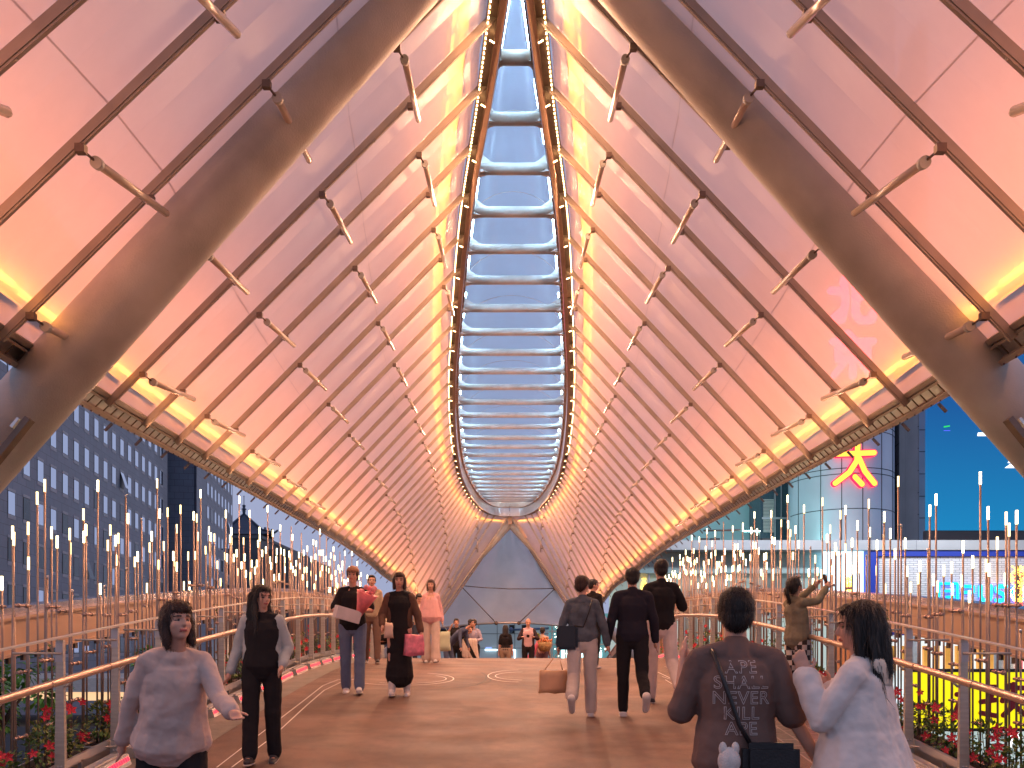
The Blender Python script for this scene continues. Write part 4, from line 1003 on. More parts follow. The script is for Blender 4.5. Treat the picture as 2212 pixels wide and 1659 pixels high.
for py in (1369, 1400): box(g, Xf(860), Xf(1185), DF-.025, DF-.003, Zf(py)-.02, Zf(py)+.02)
obj('panel_joint', g, rubber, FB)
for x0, x1 in ((993,1007),(1100,1111),(945,978),(1127,1142)):
    g = NB(); box(g, Xf(x0), Xf(x1), DF-.05, DF+.1, Zf(1368), Zf(1350)); obj('opening', g, dark, FB)
g = NB(); tube(g, [(Xf(1104), DF-.5, Zf(1361)), (Xf(1128), DF-.6, Zf(1360)), (Xf(1185), DF-1, Zf(1358))], .1, 8); tube(g, [(Xf(1000), DF-.5, Zf(1362)), (Xf(960), DF-.6, Zf(1358)), (Xf(905), DF-1, Zf(1356))], .09, 8)
for px in (1104, 1001): ball(g, (Xf(px), DF-.5, Zf(1361)), .2, .3, .25, seg=10)
obj('strut', g, mat('blue_steel', (.12,.17,.28), .4, .5), FB)
wled = glow('white_line', (.7,.95,1), 4)
for pts in (((1048,1404),(1074,1404)), ((1091,1404),(1112,1404),(1112,1430))):
    g = NB(); tube(g, [(Xf(a), DF-.12, Zf(b)) for a, b in pts], .045, 6); obj('light_line', g, wled, FB)
g = NB(); box(g, Xf(1049), Xf(1062), DF-.09, DF-.05, Zf(1402.5), Zf(1398)); obj('blue_notice', g, glow('notice', (.25,.35,.9), .8), FB)
GB = empty('glass_building', (Xf(1240), 74, GZ), 'teal glass building with lit interior right of the terminal wall', 'building')
g = NB(); box(g, Xf(1185.5), Xf(1345), DF, DF+6, GZ, Zf(1325)); obj('glazing', g, mat('teal_glass', (.08,.16,.19), .15, .3, emit=(.3,.75,.8), es=.16, var=.7, scale=.5), GB)
g = NB()
for px in (1191, 1204, 1220, 1240, 1262, 1290): box(g, Xf(px), Xf(px)+.12, DF-.15, DF-.02, GZ, Zf(1330))
for py in (1351, 1364, 1392): box(g, Xf(1185.5), Xf(1345), DF-.2, DF-.155, Zf(py)-.06, Zf(py)+.06)
obj('mullion', g, steel, GB)['kind'] = 'stuff'
for x0, y0, x1, y1 in ((1209,1386,1226,1396),(1212,1404,1226,1425),(1248,1370,1280,1400),(1210,1374,1228,1376),(1252,1408,1300,1420)):
    g = NB(); box(g, Xf(x0), Xf(x1), DF-.1, DF-.03, Zf(y1), Zf(y0)); obj('lit_window', g, glow('lit_window', (.6,1,1), 1.6), GB)
g = NB(); rnd = random.Random(2)
for k in range(60): ball(g, (Xf(rnd.uniform(1195,1330)), DF-.3, Zf(rnd.uniform(1352,1420))), .035, seg=4)
obj('fairy_lights', g, glow('fairy', (.9,1,.8), 7), GB)['kind'] = 'stuff'
# ================================================================ people
def rcone(bm, p0, p1, r0, r1, lat=None, k0=1., seg=12):
    """round cone from p0 to p1; lat = lateral direction whose radius is multiplied by k0"""
    p0, p1 = Vector(p0), Vector(p1); ax_ = (p1-p0); L_ = ax_.length
    if L_ < 1e-5: ax_ = Vector((0,0,1)); L_ = 1e-5
    ax_.normalize()
    if lat is None: u, v = basis(ax_)
    else:
        u = Vector(lat); u = (u-ax_*u.dot(ax_)).normalized(); v = ax_.cross(u)
    rings = []
    for t, rr, o in [(0, r0*math.sin(R(a)), -r0*math.cos(R(a))) for a in (25, 55)]+[(0, r0, 0), (1, r1, 0)]+[(1, r1*math.sin(R(a)), r1*math.cos(R(a))) for a in (55, 25)]:
        c = p0+ax_*(L_*t+o); rings.append([bm.verts.new(c+u*(rr*k0*math.cos(2*math.pi*k/seg))+v*(rr*math.sin(2*math.pi*k/seg))) for k in range(seg)])
    for a, b in zip(rings, rings[1:]):
        for k in range(seg): bm.faces.new([a[k], a[(k+1) % seg], b[(k+1) % seg], b[k]])
    bm.faces.new(rings[0][::-1]); bm.faces.new(rings[-1])
def fuse(bm, vox, smooth=3, disp=0., dsc=.12):
    me = bpy.data.meshes.new('t'); bm.to_mesh(me); bm.free()
    o = bpy.data.objects.new('t', me); COL.objects.link(o)
    m = o.modifiers.new('r', 'REMESH'); m.mode = 'VOXEL'; m.voxel_size = vox
    if smooth: m2 = o.modifiers.new('s', 'SMOOTH'); m2.iterations = smooth; m2.factor = .5
    if disp:
        tx = bpy.data.textures.new('cl', 'CLOUDS'); tx.noise_scale = dsc; tx.noise_depth = 2
        m3 = o.modifiers.new('d', 'DISPLACE'); m3.texture = tx; m3.strength = disp; m3.mid_level = .5; m3.texture_coords = 'LOCAL'
    bpy.context.view_layer.update()
    r_ = bpy.data.meshes.new_from_object(o.evaluated_get(bpy.context.evaluated_depsgraph_get()))
    bpy.data.objects.remove(o); bpy.data.meshes.remove(me)
    r_.polygons.foreach_set('use_smooth', [True]*len(r_.polygons)); r_.materials.clear()
    return r_
def cloth(name, col, rough=.85, var=.10, bump=.22, sc=7):
    return mat(name, col, rough, var=var, scale=sc, bump=bump, dscale=14, spec=.2)
skinM = mat('skin', (.60,.34,.25), .5, var=.06, scale=12, spec=.35)
skinM.node_tree.nodes['Principled BSDF'].inputs['Subsurface Weight'].default_value = .12; skinM.node_tree.nodes['Principled BSDF'].inputs['Subsurface Radius'].default_value = (.02,.008,.005)
lipM = mat('lips', (.45,.12,.10), .45, var=0); eyeM = mat('eye_dark', (.03,.02,.02), .3, var=0); browM = mat('brow', (.06,.035,.025), .7, var=0); whiteM = mat('eye_white', (.7,.68,.65), .4, var=0)
hairB = mat('black_hair', (.012,.008,.007), .5, var=.5, scale=60, bump=.6, dscale=80, stretch=(1,1,.06))
hairR = mat('brown_hair', (.04,.014,.008), .5, var=.5, scale=60, bump=.6, dscale=80, stretch=(1,1,.06))
shoeW = mat('white_shoe', (.7,.66,.64), .5, var=.1); shoeB = mat('black_shoe', (.03,.03,.035), .5); soleM = mat('rubber_sole', (.6,.55,.5), .7)
def person(pos, yaw, H, label, top, bottom, hair, shoes=shoeW, vox=.009, legs=((.05,.05),(-.05,.05)), arms=None, head=(0,0), torso=0., lean=0., sleeve=1., topl=.50, flare=.0, skirt=0., hairst='short', hood=None, cat='person', build=1., sit=0., group=None, jacket=None, disp=.018, foot_raise=(0,0)):
    """pos: point on the deck between the feet. yaw: heading in degrees, 0 = away from the camera.
    legs: per leg (forward swing, knee bend) in metres/rad; arms: per arm (elbow, wrist) offsets from the shoulder in body axes."""
    S = H/1.7; M = Matrix.Rotation(R(-yaw), 3, 'Z')
    P = Vector(pos)
    def w(x, y, z): return P+M @ Vector((x*S, y*S, z*S))
    lat = M @ Vector((1,0,0)); fw = M @ Vector((0,1,0))
    T = lambda x, y, z: w(x, y+lean*max(0, z-.9), z-sit)             # trunk point
    J = {}
    hipz, shz = .90, 1.40
    J['pel'] = T(0,0,.93); J['wst'] = T(0,.01,1.08); J['chs'] = T(0,.0,1.27); J['nck'] = T(0,-.01,1.455); J['hd'] = T(0,.015,1.585)
    LG, AR = [], []
    for i, s in enumerate((-1, 1)):
        sw, kb = legs[i]; hip = T(s*.095,0,.90); L1, L2 = .43, .42
        if sit:
            kn = w(s*.12, .38, .50 if sit < .6 else .42); an = w(s*.12, .34+sw, .08)
        else:
            a = sw; kn = hip+M @ Vector((s*.005*S, L1*math.sin(a)*S, -L1*math.cos(a)*S)); b = a-kb
            an = kn+M @ Vector((0, L2*math.sin(b)*S, -L2*math.cos(b)*S))
        LG.append((hip, kn, an, (0 if sit else (sw-kb))))
    if not sit:
        dz = min((l[2].z-.075*S*math.cos(l[3])) for l in LG)-P.z    # rest the lower foot on the ground
        for k in J: J[k] = J[k]-Vector((0,0,dz))
        LG = [(a-Vector((0,0,dz)), b-Vector((0,0,dz)), c-Vector((0,0,dz)), e) for a, b, c, e in LG]
    else: dz = 0
    arms = arms or (((-.04,.02,-.28),(-.03,.05,-.25)), ((.04,.02,-.28),(.03,.05,-.25)))
    for i, s in enumerate((-1, 1)):
        sh = T(s*.152*(1+(build-1)*1.1),-.01,1.365)-Vector((0,0,dz)); el = sh+M @ (Vector(arms[i][0])*S); wr = el+M @ (Vector(arms[i][1])*S); AR.append((sh, el, wr))
    body = NB(); B_ = lambda a, b, r0, r1, l=None, k=1.: rcone(body, a, b, r0*S, r1*S, l, k)
    B_(J['pel'], J['wst'], .105, .095, lat, 1.35); B_(J['wst'], J['chs'], .095, .115, lat, 1.3); B_(J['chs'], J['nck']-Vector((0,0,.06*S)), .105, .062, lat, 1.3)
    B_(J['nck']-Vector((0,0,.05*S)), J['hd']-Vector((0,0,.06*S)), .052, .052)
    for i in (0, 1):
        hip, kn, an, fa = LG[i]; B_(hip, kn, .085, .058); B_(kn, an, .056, .038)
        tf = M @ Vector((0, math.cos(fa)*1., math.sin(fa) if not sit else 0)); dn = M @ Vector((0, math.sin(fa), -math.cos(fa))) if not sit else Vector((0,0,-1))
        B_(an+dn*.03*S, an+tf*.13*S+dn*.045*S, .035, .026, lat, 1.1)
        sh, el, wr = AR[i]; B_(J['chs']+(sh-J['chs'])*.6, sh, .06, .048); B_(sh, el, .044, .036); B_(el, wr, .038, .026)
        hv = (wr-el).normalized(); pl = lat if abs(hv.dot(lat)) < .8 else Vector((0,0,1)); u, v = basis(hv, fw if abs(hv.dot(fw)) < .8 else lat)
        B_(wr, wr+hv*.055*S, .022, .026, u, 1.35)
        bend = (hv*1.+v*(.35 if i else -.35)).normalized()
        for q, (o, ln) in enumerate(((-.026,.062),(-.009,.07),(.009,.066),(.026,.052))):
            a = wr+hv*.065*S+u*o*S; m1 = a+hv*ln*.55*S+v*(.004+.002*q)*S; B_(a, m1, .0088, .0082); B_(m1, m1+bend*ln*.5*S, .0080, .007)
        a = wr+hv*.02*S-u*.028*S; m1 = a+(hv*.6-u*.75).normalized()*.035*S; B_(a, m1, .0105, .0095); B_(m1, m1+(hv*.95-u*.25).normalized()*.028*S, .009, .008)
    # head
    hc = J['hd']+Vector((0,0,.0)); HM = M @ Euler((R(head[1]), 0, R(-head[0])), 'XYZ').to_matrix(); h = lambda x, y, z: hc+HM @ (Vector((x,y,z))*S)
    def E(c, rx, ry, rz): 
        MM = Matrix.Translation(h(*c)) @ HM.to_4x4() @ Matrix.Diagonal((rx*S, ry*S, rz*S, 1)); bmesh.ops.create_uvsphere(body, u_segments=16, v_segments=12, radius=1, matrix=MM)
    E((0,-.01,.035), .074,.092,.085); E((0,.018,-.025), .058,.068,.075); E((0,.045,-.075), .030,.032,.026); E((.03,.045,-.02),.028,.03,.032); E((-.03,.045,-.02),.028,.03,.032)
    rcone(body, h(0,.083,.012), h(0,.098,-.022), .008*S, .0125*S); E((0,.082,-.052), .022,.014,.008); E((0,.078,.028),.045,.014,.010)
    for s in (-1, 1): E((s*.074,-.005,-.005), .010,.018,.030)
    me = fuse(body, vox, 2)
    inv = HM.transposed()
    for m_ in (skinM, lipM, eyeM, browM, whiteM): me.materials.append(m_)
    for p_ in me.polygons:
        q = inv @ (p_.center-hc)/S
        if q.y > .05 and abs(q.z) < .1:
            ax_ = abs(q.x)
            if abs(q.z+.052) < .008 and ax_ < .022: p_.material_index = 1
            elif abs(q.z-.006) < .006 and .018 < ax_ < .042: p_.material_index = 2
            elif abs(q.z-.028) < .004 and .014 < ax_ < .046: p_.material_index = 3
    loc = P.copy(); me.transform(Matrix.Translation(-loc))
    o = bpy.data.objects.new('person', me); COL.objects.link(o); o.location = loc; WL[o.name] = loc; tag(o, label, cat, group)
    def child(name, bm, m_, v=vox, sm=3, dp=None):
        me = fuse(bm, v, sm, disp if dp is None else dp); me.transform(Matrix.Translation(-loc)); me.materials.append(m_)
        c = bpy.data.objects.new(name, me); COL.objects.link(c); c.parent = o; WL[c.name] = loc; return c
    out = {'root': o, 'AR': AR, 'J': J, 'LG': LG, 'lat': lat, 'fw': fw, 'M': M, 'S': S, 'h': h, 'HM': HM}
    # top garment
    if top:
        g = NB(); G = lambda a, b, r0, r1, l=None, k=1.: rcone(g, a, b, r0*S*build, r1*S*build, l, k, 16)
        hem = J['pel'].lerp(J['wst'], 1-topl*2) if topl else J['wst']
        G(hem, J['wst'], .125+flare*.05, .112+flare*.03, lat, 1.35); G(J['wst'], J['chs'], .112+flare*.03, .13, lat, 1.33); G(J['chs'], J['nck']-Vector((0,0,.085*S)), .118, .068, lat, 1.5); G(J['nck']-Vector((0,0,.04*S)), AR[0][0]+Vector((0,0,.012*S)), .052, .050); G(J['nck']-Vector((0,0,.04*S)), AR[1][0]+Vector((0,0,.012*S)), .052, .050)
        G(J['nck']-Vector((0,0,.07*S)), J['nck']-Vector((0,0,.02*S)), .075, .060)
        for i in (0, 1):
            sh, el, wr = AR[i]; G(J['chs']+(sh-J['chs'])*.6, sh, .07, .058)
            if sleeve > 0: e2 = sh.lerp(el, min(1, sleeve*2)); G(sh, e2, .058, .052+.010*(sleeve < .6))
            if sleeve > .5: G(el, el.lerp(wr, min(1, (sleeve-.5)*2)-.06), .051, .040+flare*.01)
        out['top'] = child('top', g, top)
        if hood:
            g = NB(); c = J['nck']; G = lambda a, b, r0, r1, l=None, k=1.: rcone(g, a, b, r0*S, r1*S, l, k)
            dz_ = Vector((0,0,1)); G(c-fw*.075*S-dz_*.03*S, c-fw*.10*S-dz_*.13*S, .032, .022, lat, 2.6)
            child('hood', g, hood)
    if jacket:                                                  # open front layer
        g = NB(); G = lambda a, b, r0, r1, l=None, k=1.: rcone(g, a, b, r0*S*build, r1*S*build, l, k, 16)
        hem = J['pel'].lerp(J['wst'], .2); 
        for s in (-1, 1):
            of = lambda p, a: p+lat*(s*a*S)-fw*.02*S
            G(of(hem,.115), of(J['chs'],.10), .07, .07, fw, 1.45); G(of(J['chs'],.10), of(J['nck']-Vector((0,0,.07*S)),.075), .07, .05, fw, 1.3)
            G(J['chs']-fw*.06*S+lat*s*.05*S, J['wst']-fw*.06*S+lat*s*.05*S, .08, .08)
        for i in (0, 1):
            sh, el, wr = AR[i]; G(sh, el, .064, .058); G(el, el.lerp(wr, .94), .057, .045)
        G(J['chs']-fw*.05*S, J['nck']-fw*.045*S-Vector((0,0,.05*S)), .09, .06, lat, 1.5)
        out['jacket'] = child('jacket', g, jacket)
    # bottoms
    g = NB(); G = lambda a, b, r0, r1, l=None, k=1.: rcone(g, a, b, r0*S, r1*S, l, k, 14)
    if bottom:
        G(J['pel']+Vector((0,0,.05*S)), J['pel']-Vector((0,0,.06*S)), .112, .115, lat, 1.38)
        if skirt:
            lo = (LG[0][2]+LG[1][2])/2; hemc = J['pel'].lerp(lo, skirt); G(J['pel'], J['pel'].lerp(hemc, .5), .12, .135, lat, 1.35); G(J['pel'].lerp(hemc, .5), hemc, .135, .165, lat, 1.2)
        else:
            for i in (0, 1):
                hip, kn, an, fa = LG[i]; G(hip+Vector((0,0,.02*S)), kn, .098, .075+flare*.012); G(kn, an+(kn-an)*.04, .074+flare*.012, .058+flare*.035)
        out['bottom'] = child('skirt' if skirt else 'trousers', g, bottom)
    # shoes
    for i in (0, 1):
        hip, kn, an, fa = LG[i]; g = NB()
        tf = M @ Vector((0, math.cos(fa), math.sin(fa))) if not sit else fw; dn = M @ Vector((0, math.sin(fa), -math.cos(fa))) if not sit else Vector((0,0,-1))
        rcone(g, an+dn*.045*S-tf*.03*S, an+tf*.15*S+dn*.05*S, .042*S, .032*S, lat, 1.12); rcone(g, an+dn*.0*S, an+tf*.05*S+dn*.03*S, .046*S, .04*S)
        if skirt and shoes is shoeW: rcone(g, an+(kn-an)*.25, an, .055*S, .05*S)
        sh_ = child('shoe', g, shoes, max(.006, vox*.8), 2, 0)
        g = NB(); rcone(g, an+dn*.066*S-tf*.03*S, an+tf*.15*S+dn*.066*S, .044*S, .034*S, lat, 1.12)
        me = fuse(g, max(.006, vox*.8), 0); cz = (an+dn*.066*S)
        me.transform(Matrix.Translation(cz-loc) @ (Matrix.Diagonal((1,1,.35,1)) if abs(fa) < .5 else Matrix.Identity(4)) @ Matrix.Translation(-cz)); me.materials.append(soleM)
        c = bpy.data.objects.new('sole', me); COL.objects.link(c); c.parent = sh_; WL[c.name] = loc
    # hair
    if hairst != 'bald':
        g = NB()
        def HE(c, rx, ry, rz):
            MM = Matrix.Translation(h(*c)) @ HM.to_4x4() @ Matrix.Diagonal((rx*S, ry*S, rz*S, 1)); bmesh.ops.create_uvsphere(g, u_segments=16, v_segments=12, radius=1, matrix=MM)
        HE((0,-.022,.048), .083,.098,.088)
        if hairst != 'balding': HE((0,.035,.088), .062,.052,.034)
        HE((0,-.055,-.005), .074,.058,.07)
        for s in (-1, 1): HE((s*.060,-.01,.03), .024,.050,.05)
        hr = lambda a, b, r0, r1, k=1.: rcone(g, h(*a), h(*b), r0*S, r1*S, HM @ Vector((1,0,0)), k)
        if hairst == 'bob':
            HE((0,.06,.072), .058,.034,.028)
            for s in (-1, 1): hr((s*.066,-.01,.02), (s*.070,.005,-.10), .032, .026)
            hr((0,-.06,0), (0,-.06,-.11), .07, .05, 1.2)
        if hairst in ('long', 'longfwd'):
            rr = random.Random(int(pos[1]*100)); ll = -.36
            hr((0,-.06,0), (0,-.085,-.20), .072, .06, 1.15); 
            for k in range(11):
                x = -.075+.15*k/10; hr((x*.9,-.06,-.05), (x*1.15+rr.uniform(-.01,.01),-.085-.02*rr.random(),ll+rr.uniform(-.06,.05)), .024, .008)
            for s in (-1, 1): hr((s*.070,.0,.03), (s*.078,-.01,-.14), .026, .02); hr((s*.078,-.01,-.13), (s*.085,-.02,-.26), .022, .008)
            if hairst == 'longfwd':
                hr((.03,-.05,0), (.09,-.05,-.33), .075, .03, 1.1); hr((-.03,-.05,0), (-.08,-.05,-.30), .07, .03, 1.1)
                for s in (-1, 1): hr((s*.075,.0,-.08), (s*.095,.07,-.30), .03, .014)
        if hairst == 'ponytail':
            HE((0,-.10,.06), .03,.03,.03); hr((0,-.11,.065), (0,-.165,.02), .02, .026); hr((0,-.165,.02), (0,-.175,-.11), .028, .024); hr((0,-.175,-.11), (0,-.165,-.22), .024, .008)
        c = child('hair', g, hair, vox, 1, .006)
        me = c.data; bm2 = bmesh.new(); bm2.from_mesh(me); kill = []
        for f_ in bm2.faces:
            q = inv @ ((f_.calc_center_median()+loc)-hc)/S
            if q.y > .045 and q.z < (.052 if hairst != 'bob' else .036) and abs(q.x) < .066: kill.append(f_)
            elif hairst == 'balding' and q.z > .095 and q.y > -.075: kill.append(f_)
        bmesh.ops.delete(bm2, geom=kill, context='FACES'); 
        if vox < .0085:
            rs = random.Random(int(abs(pos[0])*1000)); bm2.verts.ensure_lookup_table(); src = [(v.co.copy(), v.normal.copy()) for v in bm2.verts]
            crown = h(0,-.03,.13)-loc; lng = hairst in ('long','longfwd','ponytail')
            for q_ in range(2600 if vox < .0075 else 900):
                p, nn = rs.choice(src); dn_ = Vector((0,0,-1)) if lng else ((p-crown).normalized()+Vector((0,0,-.3)))
                t_ = dn_-nn*dn_.dot(nn)
                if t_.length < .05: continue
                t_.normalize(); sd2 = t_.cross(nn).normalized(); ln = rs.uniform(.03,.09)*(1.3 if lng else .45)*S; wd_ = rs.uniform(.0006,.0013)*1.4
                t_ = (t_+sd2*rs.uniform(-.18,.18)).normalized(); a0 = p+nn*.001; a1 = p+t_*ln*.5+nn*rs.uniform(.003,.009); a2 = p+t_*ln+nn*rs.uniform(.0,.010)+Vector((0,0,-.004))
                vv = [bm2.verts.new(x) for x in (a0-sd2*wd_, a0+sd2*wd_, a1+sd2*wd_, a1-sd2*wd_, a2)]
                bm2.faces.new(vv[:4]); bm2.faces.new([vv[3], vv[2], vv[4]])
        bm2.to_mesh(me); bm2.free()
    return out
def gpos(px, py):
    p = on_deck(px, py); return p
def dpos(px, d): return Vector(((px-CX)/F*d, d, deck(d)))
black_c = cloth('black_cloth', (.018,.016,.018)); navy_c = cloth('dark_navy_cloth', (.022,.02,.03)); jeans = cloth('blue_denim', (.15,.19,.29)); pale_j = cloth('pale_trousers', (.55,.48,.43)); khaki = cloth('khaki_cloth', (.30,.22,.17))
denim_d = cloth('faded_denim', (.11,.125,.145), sc=10, var=.3); olive = cloth('olive_denim', (.20,.18,.13), var=.25); pinkc = cloth('pink_knit', (.75,.42,.42)); brownj = cloth('brown_jacket_cloth', (.13,.07,.05), var=.2); lav = cloth('lavender_cloth', (.36,.33,.42))
whitej = cloth('white_jacket_cloth', (.74,.66,.62)); brownt = cloth('brown_tshirt_cloth', (.19,.115,.095)); greyc = cloth('grey_cardigan_cloth', (.42,.45,.45)); blouse = cloth('taupe_blouse_cloth', (.60,.46,.41), var=.08, sc=14); beige = cloth('beige_cloth', (.40,.31,.22))
plaid = mat('checked_cloth', (.5,.45,.4), .8, var=0); n = plaid.node_tree; ck = n.nodes.new('ShaderNodeTexChecker'); ck.inputs['Scale'].default_value = 16; ck.inputs['Color1'].default_value = (.6,.54,.48,1); ck.inputs['Color2'].default_value = (.03,.025,.025,1)
tc = n.nodes.new('ShaderNodeTexCoord'); n.links.new(tc.outputs['Object'], ck.inputs['Vector']); n.links.new(ck.outputs[0], n.nodes['Principled BSDF'].inputs['Base Color'])
VN = .007
# -- foreground left
p1 = person(dpos(372, 4.85), 150, 1.68, 'auburn-haired woman in a loose taupe blouse striding past the left railing', blouse, black_c, hairR, shoeB, VN, legs=((.24,.10),(-.20,.25)), arms=(((-.06,.18,-.21),(-.02,.24,-.06)),((.07,-.14,-.24),(.03,-.10,-.23))), head=(-15,8), lean=.28, topl=.62, flare=.9, hairst='bob', disp=.03)
p2 = person(dpos(566, 7.72), 172, 1.62, 'long-haired woman in a black top and trousers under an open grey cardigan', black_c, black_c, hairB, shoeB, VN, legs=((-.06,.12),(.12,.02)), arms=(((-.09,-.04,-.26),(.04,.16,-.18)),((.08,-.05,-.26),(.07,.06,-.24))), head=(-42,-4), sleeve=0, flare=.35, hairst='longfwd', jacket=greyc)
# -- middle left
p3 = person(gpos(762, 1497), 174, 1.74, 'person in a black T-shirt and blue jeans carrying a white box and a pink bouquet', black_c, jeans, hairR, shoeW, .008, legs=((.16,.02),(-.10,.12)), arms=(((-.10,.04,-.25),(.12,.20,-.02)),((.10,.04,-.25),(-.10,.20,.0))), head=(8,4), sleeve=.42, flare=.3, hairst='balding')
p3b = person(dpos(803, 16.0), 168, 1.68, 'person in a beige jacket and brown trousers walking behind the bouquet carrier', beige, cloth('brown_trouser_cloth', (.16,.10,.08)), hairB, shoeB, .010, legs=((.2,.05),(-.2,.2)), head=(0,6), hairst='short')
p4 = person(gpos(863, 1503), 176, 1.66, 'woman in a brown jacket, black dress and white boots walking forward', black_c, black_c, hairR, shoeW, .008, legs=((-.05,.08),(.09,.02)), arms=(((-.10,.02,-.26),(-.05,.06,-.23)),((.09,.02,-.26),(-.02,.16,-.15))), head=(0,2), skirt=.78, hairst='bob', jacket=brownj)
p5 = person(gpos(931, 1431), 178, 1.60, 'woman in a pink knit top and wide pale trousers on the crest of the deck', pinkc, cloth('cream_trousers', (.68,.55,.48)), hairR, shoeW, .009, legs=((.08,.02),(-.05,.06)), arms=(((-.07,-.02,-.27),(-.03,.03,-.24)),((.07,-.02,-.27),(.09,.03,-.22))), head=(6,4), flare=1.4, build=.88, hairst='bob', disp=.006)
p5b = person(dpos(905, 20.6), 172, 1.62, 'woman looking down at a phone behind the woman in pink', cloth('cream_top', (.6,.5,.4)), cloth('dark_jeans', (.06,.075,.11)), hairB, shoeB, .011, arms=(((-.10,.06,-.24),(.06,.2,.02)),((.10,.06,-.24),(-.06,.2,.02))), head=(-20,-24), hairst='long')
p5c = person(dpos(827, 19.2), 110, 1.65, 'person in a tan top and black trousers sitting low by the left railing', beige, black_c, hairB, shoeB, .011, sit=.45, arms=(((-.08,.16,-.2),(.0,.22,.0)),((.08,.16,-.2),(-.02,.22,.0))), head=(0,-20))
# -- far group beyond the crest
p6 = person(dpos(986, 24.0), 178, 1.70, 'man in a black T-shirt rubbing his face beyond the crest', black_c, black_c, hairB, shoeB, .011, arms=(((-.08,.0,-.26),(-.04,.06,-.24)),((.12,.16,-.16),(-.14,.10,.26))), sleeve=.42, build=1.08)
p6b = person(dpos(1003, 24.6), 160, 1.6, 'person in a black and white checked shirt bending behind the man in black', plaid, black_c, hairB, shoeB, .011, lean=.9, legs=((.1,.2),(.0,.2)))
p6c = person(dpos(966, 23.2), 120, 1.5, 'person in slate blue clothes stooping at the far edge', cloth('slate_cloth', (.09,.11,.18)), cloth('slate_cloth', (.09,.11,.18)), hairB, shoeB, .012, lean=1.3, legs=((.3,.5),(.1,.4)))
p7 = person(dpos(1023, 24.1), 196, 1.70, 'short-haired person in a lavender shirt holding a cream and black coat', lav, black_c, hairB, shoeB, .011, arms=(((-.10,.04,-.24),(.12,.20,-.04)),((.10,.04,-.24),(-.10,.20,-.04))), head=(22,-2), build=.95)
p8 = person(dpos(1092, 24.6), 4, 1.64, 'woman with long wavy dark hair in a black top and khaki trousers, seen from behind', black_c, khaki, hairB, shoeB, .011, sleeve=.40, hairst='long', build=.92)
p9 = person(dpos(1141, 24.0), 182, 1.70, 'bald man in a dark blazer and pink shirt checking his phone', cloth('pink_shirt_cloth', (.6,.4,.42)), black_c, hairB, shoeB, .011, arms=(((-.12,.04,-.24),(.10,.20,.04)),((.12,.04,-.24),(-.10,.20,.04))), hairst='bald', jacket=cloth('blazer_cloth', (.045,.03,.035)), head=(0,-8))
p10 = person(dpos(1172, 24.9), 20, 1.62, 'person with a flower basket on the back and a long pink bag', cloth('cream_cape', (.6,.45,.36)), cloth('mauve_cloth', (.18,.13,.16)), hairB, shoeB, .011)
# -- middle right
p11 = person(gpos(1258, 1549), 8, 1.64, 'short-haired woman in a denim jacket with a black crossbody bag, walking away', denim_d, pale_j, hairR, shoeW, .008, legs=((-.22,.75),(.10,.02)), arms=(((-.09,-.02,-.26),(-.04,.04,-.25)),((.10,-.02,-.26),(.05,.04,-.24))), head=(30,-6), topl=.30, flare=.5, hairst='short', build=1.02)
p11b = person(dpos(1281, 14.8), 40, 1.55, 'guard in a black cap and dark uniform beyond the denim jacket', black_c, black_c, hairB, shoeW, .010, head=(40,0))
p12 = person(gpos(1366, 1549), 2, 1.74, 'man with thinning hair in a black sweater and trousers, walking away', navy_c, black_c, hairB, shoeW, .008, legs=((.10,.02),(-.20,.80)), arms=(((-.07,.0,-.27),(-.04,.07,-.24)),((.07,.0,-.27),(.03,.07,-.24))), hairst='balding', build=1.12, topl=.5)
p13 = person(gpos(1428, 1520), -4, 1.83, 'tall man in a black T-shirt and white trousers beside the right railing', black_c, cloth('white_trousers', (.72,.62,.58)), hairB, shoeB, .008, legs=((.12,.02),(-.28,.5)), arms=(((-.10,-.02,-.27),(-.03,.04,-.25)),((.12,.04,-.24),(.02,.22,.02))), sleeve=.45, build=1.06)
# -- foreground right
p14 = person(dpos(1590, 4.19), 4, 1.79, 'man in a brown lettered T-shirt holding a hand to his ear, seen from behind', brownt, black_c, hairB, shoeW, VN, legs=((.1,.02),(-.1,.1)), arms=(((-.09,.05,-.26),(.035,.11,.255)),((.09,-.02,-.27),(.13,.02,-.22))), head=(4,0), sleeve=.46, build=1.12, topl=.66, flare=.3, disp=.02)
p15 = person(dpos(1862, 4.05), -48, 1.74, 'long-haired woman in a white hooded jacket with her hands raised', whitej, cloth('red_brown_trousers', (.25,.08,.07)), hairB, shoeW, VN, legs=((.1,.02),(-.1,.1)), arms=(((-.08,.11,-.22),(.05,.09,.21)),((.08,.08,-.24),(-.06,.16,.16))), head=(-14,-2), topl=.72, flare=1.9, hairst='long', hood=cloth('cream_hood', (.72,.62,.52)), build=1.08, disp=.03)
p16 = person(gpos(1722, 1536), 72, 1.62, 'woman with a ponytail and glasses in an olive denim jacket photographing upwards', olive, plaid, hairB, shoeW, .008, legs=((-.04,.02),(.06,.02)), arms=(((-.06,.20,.06),(.06,.20,.17)),((.04,.20,.02),(-.08,.20,.18))), head=(-8,26), lean=-.06, topl=.56, flare=.5, hairst='ponytail', build=1.0)
